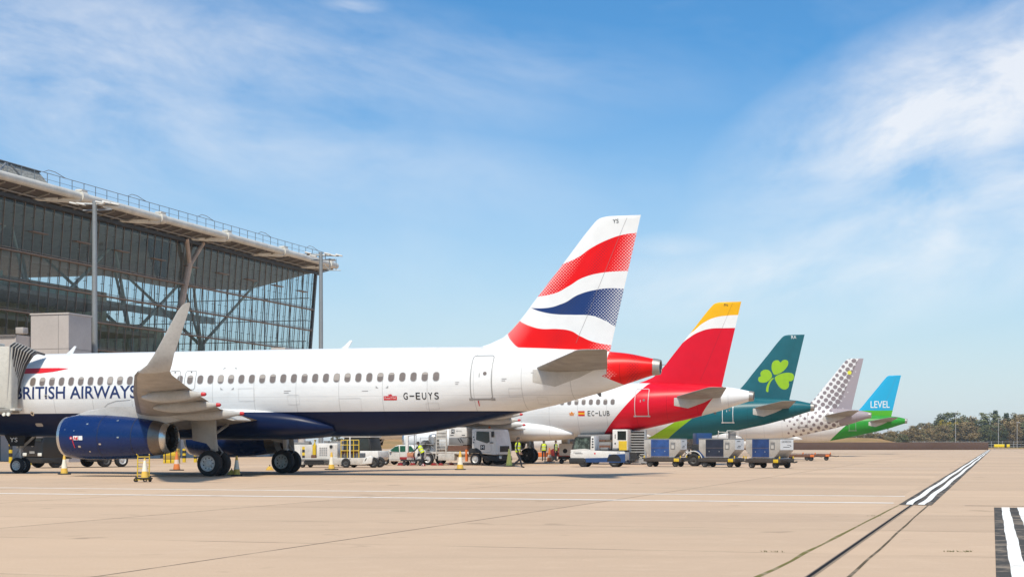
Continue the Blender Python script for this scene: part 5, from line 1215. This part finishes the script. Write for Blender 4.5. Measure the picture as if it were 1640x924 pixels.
def dolly(name, label, loc, rz, group, lamp=YEL, load=True):
    t = thing(name, label, 'dolly', loc, rz, group)
    b = MB()
    for y in (-.72,.72): b.box((0,y,.46),(2.5,.09,.24),None,.015)
    for x in (-1.2,-.6,0,.6,1.2): b.box((x,0,.50),(.09,1.5,.12))
    b.box((0,0,.40),(2.3,1.2,.16)); b.build('frame', BRN if not load else mat('dolly_dark_frame',(.07,.055,.045),.7,.1,.4,3), t)
    b = MB()
    for k in range(9): b.cyl((-1.05+.26*k,-.66,.575),(-1.05+.26*k,.66,.575),.035,None,8)
    b.build('deck_rollers', ALU, t)
    for x in (-.85,.85):
        for y in (-.62,.62): vwheel(t,x,y,.21,.17,M_['rimdark'])
        b = MB(); b.cyl((x,-.6,.21),(x,.6,.21),.04,None,8); b.box((x,0,.30),(.18,.9,.12)); b.build('axle', DK, t)
    b = MB(); b.box((.95,-.78,.44),(.34,.05,.2),None,.01); b.build('reflector_plate', lamp, t)
    b = MB(); b.tube([(1.25,0,.42),(1.75,0,.36),(1.95,0,.40)],.04,8); b.build('drawbar', DK, t)
    b = MB()
    for x,y in ((-1.2,-.74),(1.2,-.74),(-1.2,.74),(1.2,.74)): b.box((x,y,.64),(.07,.05,.16),None,.01)
    b.build('load_stop', YEL if load else ORG, t)
    return t
def container(label, loc, rz, door, text=None):
    t = thing('cargo_container', label, 'container', loc, rz, 'baggage containers riding on dollies')
    z0 = .0; prof = [(-.80,z0),(.80,z0),(1.22,.46),(1.22,1.16),(-1.22,1.16),(-1.22,.46)]
    b = MB(); b.prism(prof,'y',-.74,.74,.02); sh_ = b.build('shell', mat('container_grey',(.46,.42,.37),.55,.1,.4,2.4), t)
    b = MB(); b.box((0,0,1.175),(2.46,1.52,.03)); 
    for y in (-.745,.745): b.box((0,y,.03),(1.64,.03,.06))
    b.build('edge_rail', ALU, t)
    panel(t,'door_curtain',[(-.74,.06),(.46,.06),(.46,1.12),(-.74,1.12)],-.752,door,.02)
    b = MB(); b.box((-.14,-.768,.60),(1.2,.012,.02)); b.box((-.14,-.768,.05),(1.2,.012,.04)); b.build('curtain_strap', mat('strap_grey',(.16,.13,.13),.6), t)
    b = MB()
    for x in (-.5,.18): b.box((x,-.772,.38),(.05,.015,.06))
    b.build('door_latch', ALU, t)
    panel(t,'document_pouch',[(.56,.52),(.86,.52),(.86,.94),(.56,.94)],-.75,GR,.014); panel(t,'pouch_card',[(.62,.56),(.80,.56),(.80,.78),(.62,.78)],-.76,Wd,.008)
    b = MB(); b.prism([(-.70,.49),(.70,.49),(.70,1.12),(-.70,1.12)],'x',1.222,1.232); e = b.build('end_panel', M_['white'], t)
    fn = lambda u,w: Vector((1.236,u,w))
    b = MB()
    if text:
        add_marks(b,[T(text,-.56,.46,.92,1.05)],fn,None); add_marks(b,[PLY([(.0,.79),(.30,.79),(.42,.76),(.46,.72),(.36,.73),(.3,.765),(.0,.775)]),PLY([(.38,.66),(.46,.72),(.42,.76),(.36,.68)])],fn,None); add_marks(b,[PLY(rrect(-.4,.3,.64,.67,.01))],fn,None)
    else:
        add_marks(b,[PLY(rrect(-.42,.1,.99,1.03,.01)),PLY(rrect(-.3,.2,.70,.74,.01)),PLY(rrect(-.42,.14,.60,.64,.01)),PLY([(.25,.86),(.42,.78),(.3,.74),(.34,.78)])],fn,None)
    b.build('end_lettering', M_['ink'], e)
    return t
curtains = [mat('curtain_blue',(.022,.075,.25),.7,0,.5,2.5), mat('curtain_black',(.015,.02,.04),.7,0,.4,2.5), mat('curtain_navy',(.015,.05,.17),.7,0,.5,2.5)]
for px,py,a,k,lab,labd,tx in ((1068,747.3,-22,0,'baggage container with bright blue curtain, nearest the tractor','loaded dolly under the bright blue curtained container',None),
        (1158.5,748.2,-31,1,'baggage container with black curtain, in the middle of the train','loaded dolly under the black curtained container',None),
        (1236.5,749.8,-43,2,'baggage container with navy curtain and lettered white end panel','loaded dolly under the navy curtained container with lettered end','LAKAREZOSA')):
    p = gp(px,py)+Vector((0,.9,0)); dolly('container_dolly',labd,p,R(a),'loaded dollies in the container train'); container(lab,p+Vector((0,0,.615)),R(a),curtains[k],tx)
for px,py,lab in ((1283,737.8,'low empty dolly with an orange marker, just behind the last container'),(1308,737.0,'low empty dolly farthest right on the apron')):
    dolly('empty_dolly',lab,gp(px,py),R(-12),'empty dollies behind the container train',ORG,False)

def cargo_loader():
    t = thing('container_loader','low white container loader with roller deck, brush skirt and yellow rails','loader',gp(543,748.3),ANG*.6)
    b = MB(); b.prism([(-2.45,.18),(1.9,.18),(2.3,.3),(2.42,.62),(-2.45,.58)],'y',-.95,.95,.04); b.build('chassis', Wd, t)
    panel(t,'side_skirt',[(-1.9,.20),(-.7,.20),(-.7,.46),(-1.9,.46)],-.965,DK,.02)
    b = MB()
    for k in range(22): b.box((-1.95+.085*k,-.985,.28),(.045,.03,.26),Matrix.Rotation(R(10),3,'Y'))
    b.build('brush_skirt', DK, t)
    b = MB(); b.box((-1.3,-.99,.50),(1.9,.06,.07)); b.build('skirt_rail', GR, t)
    b = MB(); b.box((-.55,-.1,1.05),(1.35,1.3,.92),None,.04); cb = b.build('power_cabinet', W, t)
    b = MB()
    for r_ in range(4):
        for c in range(4): b.box((-.98+.13*c,-.756,.78+.14*r_),(.10,.02,.10))
    b.build('cabinet_grille', M_['greyline'], cb)
    for x,w in ((-.25,.26),(.02,.18)): panel(cb,'cabinet_door',[(x-w/2,.72),(x+w/2,.72),(x+w/2,1.4),(x-w/2,1.4)],-.757,Wd,.015)
    b = MB(); b.cyl((-.28,-.76,1.3),(-.28,-.80,1.3),.10,None,14); b.build('gauge', DK, cb)
    b = MB(); b.box((-.3,.2,1.56),(1.0,.5,.14),None,.03); b.box((-.75,-.1,1.58),(.3,.4,.18),None,.03); b.build('cabinet_top_box', GR, cb)
    b = MB(); b.tube([(-1.38,-.7,.58),(-1.38,-.7,1.35),(-1.32,-.7,1.72)],[.12,.11,.08],10); b.build('lift_ram', YEL, t)
    b = MB(); b.box((-1.40,-.75,.66),(.30,.2,.26),None,.03); b.build('ram_foot', BRN, t)
    b = MB()
    for x in (.38,.78,1.18,1.52): b.tube([(x,-.85,.6),(x,-.85,1.70)],.028,6)
    for z in (1.05,1.40,1.70): b.tube([(.38,-.85,z),(1.52,-.85,z)],.026,6)
    b.build('guard_rail', YEL, t)
    b = MB(); b.tube([(.98,-.95,.55),(.98,-.95,2.0)],.045,8); b.build('post', W, t)
    b = MB(); b.box((.9,.1,.75),(1.2,1.3,.3),None,.03); b.build('roller_deck', GR, t)
    b = MB()
    for k in range(6): b.box((.4+.2*k,-.6,.95+.03*(k%3)),(.14,.4,.2),None,.02)
    b.build('control_valve', BRN, t)
    b = MB(); b.prism([(1.72,.2),(2.36,.25),(2.44,.62),(2.3,.76),(1.9,.62)],'y',-1.0,-.6,.05); b.build('drive_cover', W, t)
    b = MB(); add_marks(b,[PLY([(2.0,.58),(2.08,.6),(1.98,.42),(1.92,.4)])],lambda u,w: Vector((u,-1.004,w)),None); b.build('cover_mark', M_['ink'], t)
    for x,r,y in ((2.42,.33,-.75),(.72,.30,-.9),(-2.1,.16,-.8),(2.42,.33,.75),(.72,.30,.8),(-2.1,.16,.8)): vwheel(t,x,y,r,.22,M_['rimdark'])
    # generator cart beside it
    t = thing('ground_power_unit','boxy white ground power cart with a black and yellow stripe behind the landing gear','generator',gp(487,744.5),ANG*.5)
    b = MB(); b.box((0,0,.95),(1.55,1.1,.95),None,.05); b.build('body', Wd, t)
    b = MB()
    for k in range(4): b.mi = k%2; b.box((.12,-.553,.58+.2*k),(.18,.012,.2))
    b.build('hazard_stripe',[DK,YEL],t)
    b = MB(); b.box((-.1,.0,1.50),(1.1,.8,.16),None,.03); b.box((.3,-.2,1.62),(.4,.3,.1)); b.build('top_cover', GR, t)
    b = MB(); b.box((0,0,.36),(1.7,1.0,.16)); b.build('frame', DK, t)
    for x in (-.55,.55):
        for y in (-.42,.42): vwheel(t,x,y,.2,.14,M_['rimdark'])
    panel(t,'access_door',[(-.62,.6),(-.12,.6),(-.12,1.3),(-.62,1.3)],-.556,W,.015)
cargo_loader()
def dark_cab_tractor():
    t = thing('pushback_tractor','white low tractor with a dark glazed cab behind the yellow rails','tractor',gy(577,107),ANG)
    b = MB(); b.prism([(-1.5,.35),(1.6,.35),(1.75,.55),(1.7,1.0),(-1.5,1.0)],'y',-1.0,1.0,.06); b.build('body', W, t)
    b = MB(); b.prism([(-.9,1.0),(1.25,1.0),(1.05,1.9),(-.8,1.9)],'y',-.95,.95,.05); cab = b.build('cab', DK, t)
    panel(cab,'side_window',[(-.75,1.08),(.1,1.08),(.1,1.8),(-.7,1.8)],-.957,GLS,.02); panel(cab,'side_window',[(.2,1.08),(1.1,1.08),(.95,1.8),(.2,1.8)],-.957,GLS,.02)
    b = MB(); b.box((.1,0,1.95),(2.1,2.0,.1),None,.03); b.build('cab_roof', Wd, cab)
    for x in (-.95,1.05):
        for y in (-.85,.85): vwheel(t,x,y,.38,.28,M_['rimdark'])
dark_cab_tractor()
def car():
    t = thing('hatchback_car','white hatchback car with green tinted windows behind the nose gear','car',gy(647,109.8),PI-.42); t.scale = (.86,.86,.9)
    # +x forward = left
    top = [(2.05,.42),(2.08,.70),(1.95,.86),(1.2,1.02),(.95,1.06),(.35,1.48),(.0,1.56),(-1.2,1.54),(-1.75,1.1),(-1.95,.98),(-2.02,.45)]
    b = MB(); b.prism([(2.0,.28)]+top+[(-1.9,.28)],'y',-.86,.86,.12,3); body = b.build('body', W, t)
    gm = mat('green_tint_glass',(.03,.12,.075),.08,0,.1,1,.3)
    for y in (.866,-.866):
        panel(t,'side_window',[(.95,1.06),(.35,1.42),(.02,1.49),(-.02,1.02)],y,gm,.02); panel(t,'side_window',[(-.1,1.02),(-.1,1.49),(-1.1,1.47),(-1.5,1.04)],y,gm,.02)
        b = MB(); add_marks(b,[RING(-.08,.92,.42,1.0,.08,.02)],lambda u,w: Vector((u,y*1.006,w)),None); b.build('door_seam', M_['greyline'], t)
    b = MB(); b.prism([(-.68,0),(.68,0),(.6,.66),(-.6,.66)],'x',-.01,.01); o = b.build('windscreen', gm, t); o.location = (.95,0,1.07); o.rotation_euler.y = R(-54)
    for x in (1.3,-1.3):
        for y in (-.76,.76): vwheel(t,x,y,.33,.2,M_['rim'])
        for y in (.862,-.862): b = MB(); P=[(x+.40*math.cos(a),.30+.40*math.sin(a)) for a in [PI*i/10 for i in range(11)]]; b.prism(P,'y',y-.01,y+.01); b.build('wheel_arch', M_['dark'], t)
    for y in (-.6,.6): b = MB(); b.box((2.02,y,.76),(.12,.32,.14),None,.04); b.build('headlight', LAMP, t)
    for y in (.95,-.95): b = MB(); b.box((.75,y,1.06),(.16,.16,.12),None,.03); b.build('mirror', W, t)
car()
def service_cart():
    t = thing('service_cart','white service cart with a round black port and red toolboxes','cart',gy(663,105.6),ANG); t.scale = (.72,.72,.8)
    b = MB(); b.box((0,0,.45),(2.3,1.1,.14)); b.build('frame', DK, t)
    b = MB(); b.prism([(.30,.52),(1.05,.62),(1.05,1.1),(.92,1.35),(.30,1.35)],'y',-.5,.5,.04); b.build('body', W, t)
    b = MB(); b.cyl((.66,-.50,.92),(.66,-.53,.92),.14,None,18); b.build('round_port', DK, t)
    b = MB(); b.box((-.55,-.1,.62),(1.4,.8,.22),None,.02); b.build('toolbox', RED, t)
    b = MB(); b.box((-.25,-.1,.93),(.6,.6,.36),None,.04); b.build('tool_crate', mat('faded_orange',(.55,.23,.12),.6,0,.3), t)
    b = MB()
    for k in range(6): b.box((-.45+.12*k,-.57,.6),(.07,.02,.2))
    b.build('rail_slats', Wd, t)
    b = MB(); b.box((-.72,.1,1.55),(.26,.26,2.0),None,.02); b.build('lift_post', W, t)
    b = MB(); b.tube([(.05,.0,.5),(.05,.0,2.7)],.05,8); b.tube([(.22,.0,.5),(.22,.0,2.7)],.03,8); b.tube([(-.72,.1,2.5),(.22,.0,2.6)],.04,6); b.build('mast_tube', ALU, t)
    for x in (-.8,.8):
        for y in (-.45,.45): vwheel(t,x,y,.2,.12,M_['rimdark'])
service_cart()
def chock(name,label,loc,rz,m,stripe=None,group=None,sc=1.0):
    t = thing(name,label,'wheel chock',loc,rz,group); b = MB(); b.prism([(-.20*sc,0),(.20*sc,0),(.06*sc,.20*sc),(-.06*sc,.20*sc)],'y',-.28*sc,.28*sc,.02); b.build('block', m, t)
    b = MB(); b.tube([(0,-.16*sc,.2*sc),(0,-.14*sc,.26*sc),(0,.14*sc,.26*sc),(0,.16*sc,.2*sc)],.018*sc,6); b.build('rope_handle', DK, t)
    if stripe:
        b = MB()
        for k in (-1,0,1): b.prism([(-.17*sc,.03),(-.09*sc,.03),(-.04*sc,.17*sc),(-.075*sc,.17*sc)] if k else [(-.02*sc,.03),(.05*sc,.03),(.03*sc,.17*sc),(-.01*sc,.17*sc)],'y',-.284*sc,-.282*sc)
        b.build('white_stripe', stripe, t)
    return t
for px,py,st,lab in ((642,742.0,None,'red wheel chock leaning left of the others under the service cart'),(661,741.5,None,'plain red wheel chock under the toolbox of the service cart'),(678,742.8,M_['whitemark'],'red wheel chock with white stripes below the bending worker'),(695,742.0,None,'plain red wheel chock beside the rear truck wheel'),(706,742.0,None,'plain red wheel chock behind the rear truck wheel'),(722,741.5,M_['whitemark'],'red and white wheel chock below the truck ladder')):
    chock('wheel_chock',lab,gp(px,py+3.0),R(-17+px%40-20),RED,st,'red wheel chocks by the truck',.8)
def prism_chock(px,py,lab): chock('wheel_chock',lab,gp(px,py),R(px%60),mat('chock_yellow',(.75,.48,.08),.6,0,.3,4),None,'yellow wheel chocks at the main gear',1.1)
for px,py,lab in ((371,759.5,'yellow wheel chock against the wheels of the near landing gear'),(432,752.6,'yellow wheel chock left of the farther landing gear wheels'),(468,753.6,'yellow wheel chock right of the farther landing gear wheels')): prism_chock(px,py,lab)

# cones
g = G('cone_yellow_plastic',.5); x,y,z = g.coords(); CY = g.out(g.scale(g.mix(g.mix((.80,.50,.08),(.82,.76,.62),z.gt(.30)*z.lt(.72)),(.80,.50,.08),z.gt(.72)), g.noise(5,4)*.3+.83))
g = G('cone_orange_plastic',.5); x,y,z = g.coords(); CO = g.out(g.mix((.68,.20,.05),(.70,.55,.45),z.gt(.36)*z.lt(.60)))
def cone(label, loc, m, h=.92, group='traffic cones around the aircraft'):
    t = thing('traffic_cone',label,'traffic cone',loc,R(random.uniform(0,80)),group); k = h/.92
    b = MB(); b.lathe([(.05*k,.17*k),(.09*k,.165*k),(.88*k,.045*k),(.92*k,.035*k),(.92*k,.001)],(0,0,0),(0,0,1),20); b.build('cone_body', m, t)
    b = MB(); b.box((0,0,.028),(.52*k,.52*k,.055),None,.015); b.build('cone_base', DK, t); return t
for px,py,m,h,lab in ((103,759.5,CY,.95,'white banded yellow cone before the engine intake'),(379,761.5,CY,.92,'white banded yellow cone right of the near main wheels'),(531,752,CY,1.0,'white banded yellow cone before the container loader'),(737,752,CY,1.05,'white banded yellow cone before the fuel truck ladder'),(283,753,CO,1.05,'orange cone behind the jet engine nozzle'),(880,739.5,CO,1.15,'orange cone behind the walking man, past the black wheels')): cone(lab,gp(px,py),m,h)
cone('tall yellow cone just behind the walking man',gp(815.5,746.8),mat('cone_pale_yellow',(.70,.66,.16),.5,0,.15,4),1.15)
def hand_trolley():
    t = thing('hand_trolley','yellow hand trolley on black wheels carrying a cone, left of the main gear','trolley',gp(231,771.3),R(-8))
    b = MB()
    for x in (-.27,.20): b.tube([(x,-.02,.10),(x,.03,1.02)],.024,8)
    for z in (.30,.52,.74,.96): b.tube([(-.27,.0,z),(.20,.0,z)],.018,6)
    b.tube([(-.27,.03,1.02),(-.29,-.05,1.06)],.02,6); b.tube([(.20,.03,1.02),(.22,-.05,1.06)],.02,6); b.build('frame', YEL, t)
    b = MB(); b.box((-.03,-.16,.09),(.56,.34,.03)); b.build('toe_plate', YEL, t)
    for x in (-.30,.24): b = MB(); b.lathe([(-.035,.06),(-.035,.095),(0,.105),(.035,.095),(.035,.06)],(x,-.02,.105),(1,0,0),18); b.mi = 1; b.lathe([(-.03,.06),(-.03,.001)],(x,-.02,.105),(1,0,0),12); b.build('wheel',[M_['tyre'],YEL],t)
    for x in (-.22,.16): b = MB(); b.lathe([(-.03,.04),(-.03,.075),(.03,.075),(.03,.04)],(x,-.32,.075),(0,1,0),14); b.build('castor', M_['tyre'], t)
    c = cone('pale yellow cone standing on the hand trolley',gp(231,771.3)+Vector((.06,-.17,.11)),CY,.80)
hand_trolley()
def bollard(px,py,h,lab):
    t = thing('bollard',lab,'bollard',gp(px,py),0,'black and yellow bollards at the terminal foot'); b = MB(); b.cyl((0,0,0),(0,0,h),.14,None,14); b.build('post', YEL, t)
    for z0 in (.30,.66): b = MB(); b.cyl((0,0,h*z0),(0,0,h*(z0+.19)),.144,None,14); b.build('black_band', DK, t)
for px,py,h,lab in ((17,741,1.55,'black and yellow bollard left of the nose gear'),(48,744,1.6,'black and yellow bollard right of the nose gear'),(295,740,1.1,'black and yellow bollard just right of the orange cone'),(313,740,1.0,'black and yellow bollard before the near gear door')): bollard(px,py,h,lab)
def yellow_drum():
    t = thing('yellow_stand','squat yellow and black slatted stand behind the engine nozzle','stand',gp(275,741.5),0); b = MB()
    for k in range(4): b.mi = 0 if k%2 == 0 else 1; b.box((0,0,.14+.28*k),(1.15,.7,.28),None,.02)
    b.build('body',[YEL,mat('stand_ochre',(.38,.24,.03),.6)],t)
    b = MB()
    for x in (-.4,.0,.4): b.box((x,-.36,.56),(.06,.03,1.0))
    b.build('slat_post', DK, t)
yellow_drum()
def black_truck():
    t = thing('dark_lorry','black flat fronted lorry with lit headlights parked behind the engine','truck',gy(77,96),PI+R(48))
    # forward +x points left and towards the camera
    B1 = mat('lorry_black',(.010,.010,.011),.35,0,.25,1,.2)
    b = MB(); b.prism([(-1.0,.55),(1.0,.55),(1.08,.8),(1.05,1.5),(.9,2.5),(-1.0,2.5)],'y',-1.15,1.15,.08,3); cab = b.build('cab', B1, t)
    b = MB(); b.prism([(-.98,0),(.98,0),(.9,.7),(-.9,.7)],'x',-.02,.02); o = b.build('windscreen', GLS, cab); o.location = (1.045,0,1.62); o.rotation_euler.y = R(-8)
    b = MB(); b.box((1.02,0,1.95),(.1,2.2,.25)); b.build('cab_band', mat('lorry_grey_band',(.16,.15,.15),.5), cab)
    for y in (-.85,.85): b = MB(); b.box((1.09,y,.82),(.06,.42,.2),None,.03); b.build('headlight', LAMP, cab)
    b = MB(); b.box((1.095,0,.95),(.03,.55,.14)); b.build('number_plate', mat('plate_grey',(.32,.31,.29),.5), cab)
    b = MB(); b.lathe([(0,.12),(.03,.11),(.03,.085),(0,.08)],(1.07,0,1.4),(1,0,0),20)
    for k in range(3): a = PI/2+2*PI*k/3; b.tube([(1.085,0,1.4),(1.085,.1*math.cos(a),1.4+.1*math.sin(a))],.012,5)
    b.build('round_emblem', M_['lid'], cab)
    b = MB(); b.prism([(-.2,.3),(1.15,.3),(1.18,.62),(-.2,.62)],'y',-1.18,1.18,.04); b.build('bumper', DK, t)
    b = MB(); b.box((-3.6,0,.85),(5.4,.9,.28)); b.box((-3.9,0,1.12),(5.2,2.4,.14)); b.box((-2.6,1.0,.6),(1.0,.4,.45),None,.05); b.build('chassis', DK, t)
    b = MB(); b.box((-3.9,0,1.75),(5.0,2.3,1.1),None,.05); b.build('cargo_body', B1, t)
    for x in (.1,-4.6,-3.4):
        for y in (-.98,.98): vwheel(t,x,y,.46,.3,M_['rim'] if x == -4.6 else M_['rimdark'])
black_truck()
def rear_equipment():
    # lift with slatted grille, the cab beside it, steps and a tow tractor behind the train
    t = thing('scissor_lift','tall grey slatted lift tower standing between tractor and first container','lift',gp(1021,743.3),ANG)
    b = MB()
    for x in (-.6,.6): b.box((x,0,1.25),(.09,.5,2.5))
    b.box((0,0,.25),(1.5,1.2,.3)); b.build('frame', ALU, t)
    b = MB()
    for k in range(11): b.box((0,-.12,.5+.185*k),(1.12,.22,.085),Matrix.Rotation(R(-18),3,'X'))
    b.build('slats', GR, t); b = MB(); b.box((0,.2,1.3),(1.1,.05,2.3)); b.build('back_plate', DK, t)
    b = MB(); b.tube([(-.3,-.5,.45),(.0,-.5,.85),(.35,-.5,.5)],.025,6); b.tube([(-.3,-.5,.45),(.45,-.5,.45)],.025,6); b.build('push_handle', Wd, t)
    for x in (-.5,.5): vwheel(t,x,-.5,.12,.1,M_['rimdark'])
    t = thing('belt_loader','white belt loader cab with a yellow door beside the slatted lift','loader',gy(997,112),ANG)
    b = MB(); b.prism([(-.55,.5),(.55,.5),(.55,2.5),(-.55,2.5)],'y',-.8,.8,.05); b.build('cab', W, t); panel(t,'side_window',[(-.18,1.75),(.45,1.75),(.45,2.38),(-.18,2.38)],-.806,GLS,.02); panel(t,'door',[(-.1,.55),(.5,.55),(.5,1.68),(-.1,1.68)],-.806,YEL,.02)
    b = MB(); b.box((-.35,-.81,1.5),(.1,.02,.1)); b.box((-.35,-.81,2.0),(.05,.02,.3)); b.build('side_vent', DK, t)
    b = MB(); b.box((-2.0,.1,1.35),(2.6,1.5,.5),None,.04); b.box((-2.0,.1,1.95),(2.4,1.2,.4),None,.04); b.build('machine_deck', GR, t)
    b = MB(); b.box((-1.8,-.66,1.28),(2.1,.06,.18)); b.box((-1.9,-.66,1.72),(1.6,.06,.1)); b.build('belt_bed', BRN, t)
    b = MB(); b.box((-.6,0,.6),(3.6,1.3,.5)); b.build('chassis', DK, t)
    for x in (-1.8,.5): vwheel(t,x,-.7,.33,.22,M_['rimdark'])
    t = thing('boarding_steps','small white steps seen above the containers','steps',gy(1163,128),R(8))
    b = MB()
    for k in range(7): b.box((-.35,-.25+.0*k,1.0+.24*k),(.75,.3,.04))
    for x in (-.72,.0): b.box((x,-.25,1.4),(.06,.08,2.3))
    b.build('stair_flight', W, t); b = MB(); b.tube([(-.72,-.3,1.0),(-1.05,-.3,1.0),(-.72,-.3,2.4)],.035,6); b.tube([(0.0,-.3,2.55),(.9,-.3,2.55),(.9,-.3,.3)],.035,6); b.build('hand_rail', W, t)
    b = MB(); b.box((-.3,.1,.6),(1.6,1.0,.4)); b.box((.55,.2,1.6),(.5,.6,1.7)); b.build('base', GR, t); b = MB(); b.box((-1.9,.4,1.9),(1.3,1.2,.9),None,.03); b.build('rear_box', BLU, t)
    for x in (-.8,.5): vwheel(t,x,-.4,.2,.12,M_['rimdark'])
    t = thing('tow_tractor','dark tow tractor with a big wheel showing between two containers','tractor',gp(1113,746.2),ANG)
    vwheel(t,0,-.4,.43,.3,M_['rimdark']); vwheel(t,0,.5,.43,.3,M_['rimdark'])
    b = MB(); P=[(.60*math.cos(a),.43+.60*math.sin(a)) for a in [PI*(.05+.9*i/12) for i in range(13)]]; Q=[(.54*math.cos(a),.43+.54*math.sin(a)) for a in [PI*(.05+.9*i/12) for i in range(13)]][::-1]; b.prism(P+Q,'y',-.6,-.25); b.build('wheel_fender', W, t)
    b = MB(); b.prism([(.1,1.0),(.35,1.05),(.9,.5),(.7,.4)],'y',-.55,.5); b.build('side_plate', BLU, t)
    b = MB(); b.box((.2,.1,.62),(1.7,.8,.36),None,.04); b.box((.1,.3,1.1),(.7,.6,.7),None,.05); b.build('body', DK, t)
    vwheel(t,.95,-.35,.22,.18,M_['rimdark'])
    # carts past the black wheels of the second airliner
    t = thing('red_tow_cart','dark red tow cart beyond the orange cone','cart',gp(897,738),ANG); b = MB(); b.prism([(-.9,.4),(.9,.4),(1.0,.7),(.5,.75),(.35,1.15),(-.3,1.15),(-.9,.85)],'y',-.6,.6,.05); b.build('body', mat('cart_red',(.22,.015,.015),.5,0,.3), t)
    b = MB(); b.box((1.3,0,.62),(1.0,.9,.3)); b.build('tow_bed', DK, t)
    for x in (-.6,.5): vwheel(t,x,-.5,.28,.2,M_['rimdark'])
    b = MB(); b.box((-1.6,0,.55),(1.0,.8,.4),None,.04); b.build('orange_locker', ORG, t)
    t = thing('generator_cart','white generator cart with a round black port left of the baggage tractor','generator',gy(910,116),ANG); b = MB(); b.box((0,0,1.05),(1.15,1.0,.9),None,.05); b.build('body', W, t); b = MB(); b.cyl((-.1,-.5,.95),(-.1,-.53,.95),.17,None,16); b.build('round_port', DK, t)
    b = MB(); b.box((-.2,0,1.8),(.5,.6,.7),None,.04); b.build('upper_box', Wd, t); b = MB(); b.box((0,0,.45),(1.3,.9,.2)); b.build('frame', DK, t)
    for x in (-.4,.4): vwheel(t,x,-.4,.18,.12,M_['rimdark'])
rear_equipment()

# people
person('walking man in dark workwear and yellow hi vis vest right of the white truck',gp(829,748.6)-Vector((0,0,.02)),R(-6),'walk',H=1.92)
person('worker in yellow vest bending over the white service cart',gy(677,104.9),R(160),'bend',H=1.75)
person('worker in bright yellow vest standing right of the black airliner wheels',gy(871,133),R(100),'stand',H=1.8)
person('worker with a dull yellow vest standing by the dark red cart',gy(890,133.5),R(-30),'stand',vest=mat('faded_hi_vis',(.36,.40,.05),.7),H=1.78)
person('person in black clothes without a vest beside the loader wheel',gp(597,744),R(200),'stand',vest=None,H=1.8)
person('worker in orange vest behind the loader cabinet',gy(544,101.5),R(-60),'stand',vest=ORANGEV,H=1.78)

# ------------------------------------------------------------------ passenger bridge at the nose of the first airliner
def jet_bridge():
    cream = mat('bridge_cream',(.62,.58,.50),.5,0,.2,.8); pleat = mat('bellows_grey',(.085,.075,.07),.8,0,.3,2); rib = mat('bellows_rib',(.42,.39,.35),.6)
    t = thing('passenger_bridge','cream passenger boarding bridge with pleated grey hood at the aircraft door','jet bridge',Vector((*GB,0)),ANG)
    Lq = lambda px,py,la: lc(GB,px,py,la)
    xa,_ = Lq(15,600,-3.1); z1 = Lq(15,556,-3.1)[1]; z0 = Lq(10,652,-3.1)[1]
    b = MB(); b.prism([(xa,-2.95),(xa-1.7,-3.75),(xa-3.8,-3.75),(xa-3.8,-2.4),(xa,-2.4)],'z',z0-.05,z1+.05,.05); b.build('cab', cream, t)
    b = MB(); b.box((xa-1.9,-3.1,z1+.13),(2.6,1.0,.14),None,.03); b.build('cab_roof', cream, t)
    b = MB(); b.prism([(xa+.1,-3.0),(xa-1.7,-3.9),(xa-4,-3.9),(xa-4,-2.4),(xa+.1,-2.4)],'z',z0-.27,z0-.07,.02); b.build('cab_floor', mat('floor_steel',(.30,.27,.23),.5,.3), t)
    # hood: hoops fan from the cab edge to the fuselage
    A = [(Lq(16,553,-3.0)),(Lq(15,580,-3.0)),(Lq(13.5,610,-3.0)),(Lq(12,635,-3.0)),(Lq(11,651,-3.0))]
    B_ = [(Lq(53,569,-2.15)),(Lq(42,585,-2.15)),(Lq(34,610,-2.1)),(Lq(29,632,-2.12)),(Lq(26,651,-2.15))]
    def hoop(q):
        pts = []
        for (ax,az),(bx,bz) in zip(A,B_): pts.append(Vector((ax+(bx-ax)*q, -3.0+.85*q, az+(bz-az)*q)))
        p = pts[0]; pts = [Vector((p.x-.1,p.y+1.1,p.z+.10)),Vector((p.x,p.y+.35,p.z+.16+.05*math.sin(q*PI))),]+pts
        return pts
    N_ = 9; b = MB(); prev = None
    for i in range(N_*2-1):
        q = i/(N_*2-2); h = hoop(q); 
        if i%2: h = [p+Vector((0,.10,-.03)) for p in h]
        cur = [b.bm.verts.new(p) for p in h]
        if prev: b.bridge(prev,cur,False)
        prev = cur
    b.build('pleated_hood', pleat, t)
    for i in range(N_): b = MB(); b.tube([p+Vector((0,-.012,0)) for p in hoop(i/(N_-1))],.028 if i < N_-1 else .055,6); b.build('hood_rib', rib if i < N_-1 else pleat, t)
    x2,zb = Lq(18,656,-2.7); b = MB(); b.box((x2,-2.75,zb),(.9,.6,.12),None,.02); b.build('hood_sill', cream, t)
    for dx in (-.1,.15): b = MB(); b.cyl((x2+dx,-3.1,zb-.22),(x2+dx,-3.18,zb-.22),.09,None,12); b.build('lamp', LAMP, t)
    # tunnel back towards the building and its leg
    b = MB(); b.prism([(-4.6,z0-.1),(-2.4,z0-.1),(-2.4,z1-.2),(-4.6,z1-.2)],'x',xa-30,xa-3.82); tn = b.build('tunnel', cream, t)
    b = MB()
    for k in range(9): b.box((xa-6-2.8*k,-4.63,(z0+z1)/2-.1),(.12,.06,z1-z0-.3))
    b.build('tunnel_rib', rib, tn)
    b = MB(); b.cyl((xa-9,-3.8,.5),(xa-9,-3.8,z0),.28,None,14); b.box((xa-9,-3.8,.55),(.7,2.6,.4),None,.05); b.build('support_leg', GR, t)
    for y in (-5.0,-2.6): b = MB(); b.cyl((xa-9,y-.18,.5),(xa-9,y+.18,.5),.5,None,20); b.build('wheel', M_['tyre'], t)
jet_bridge()
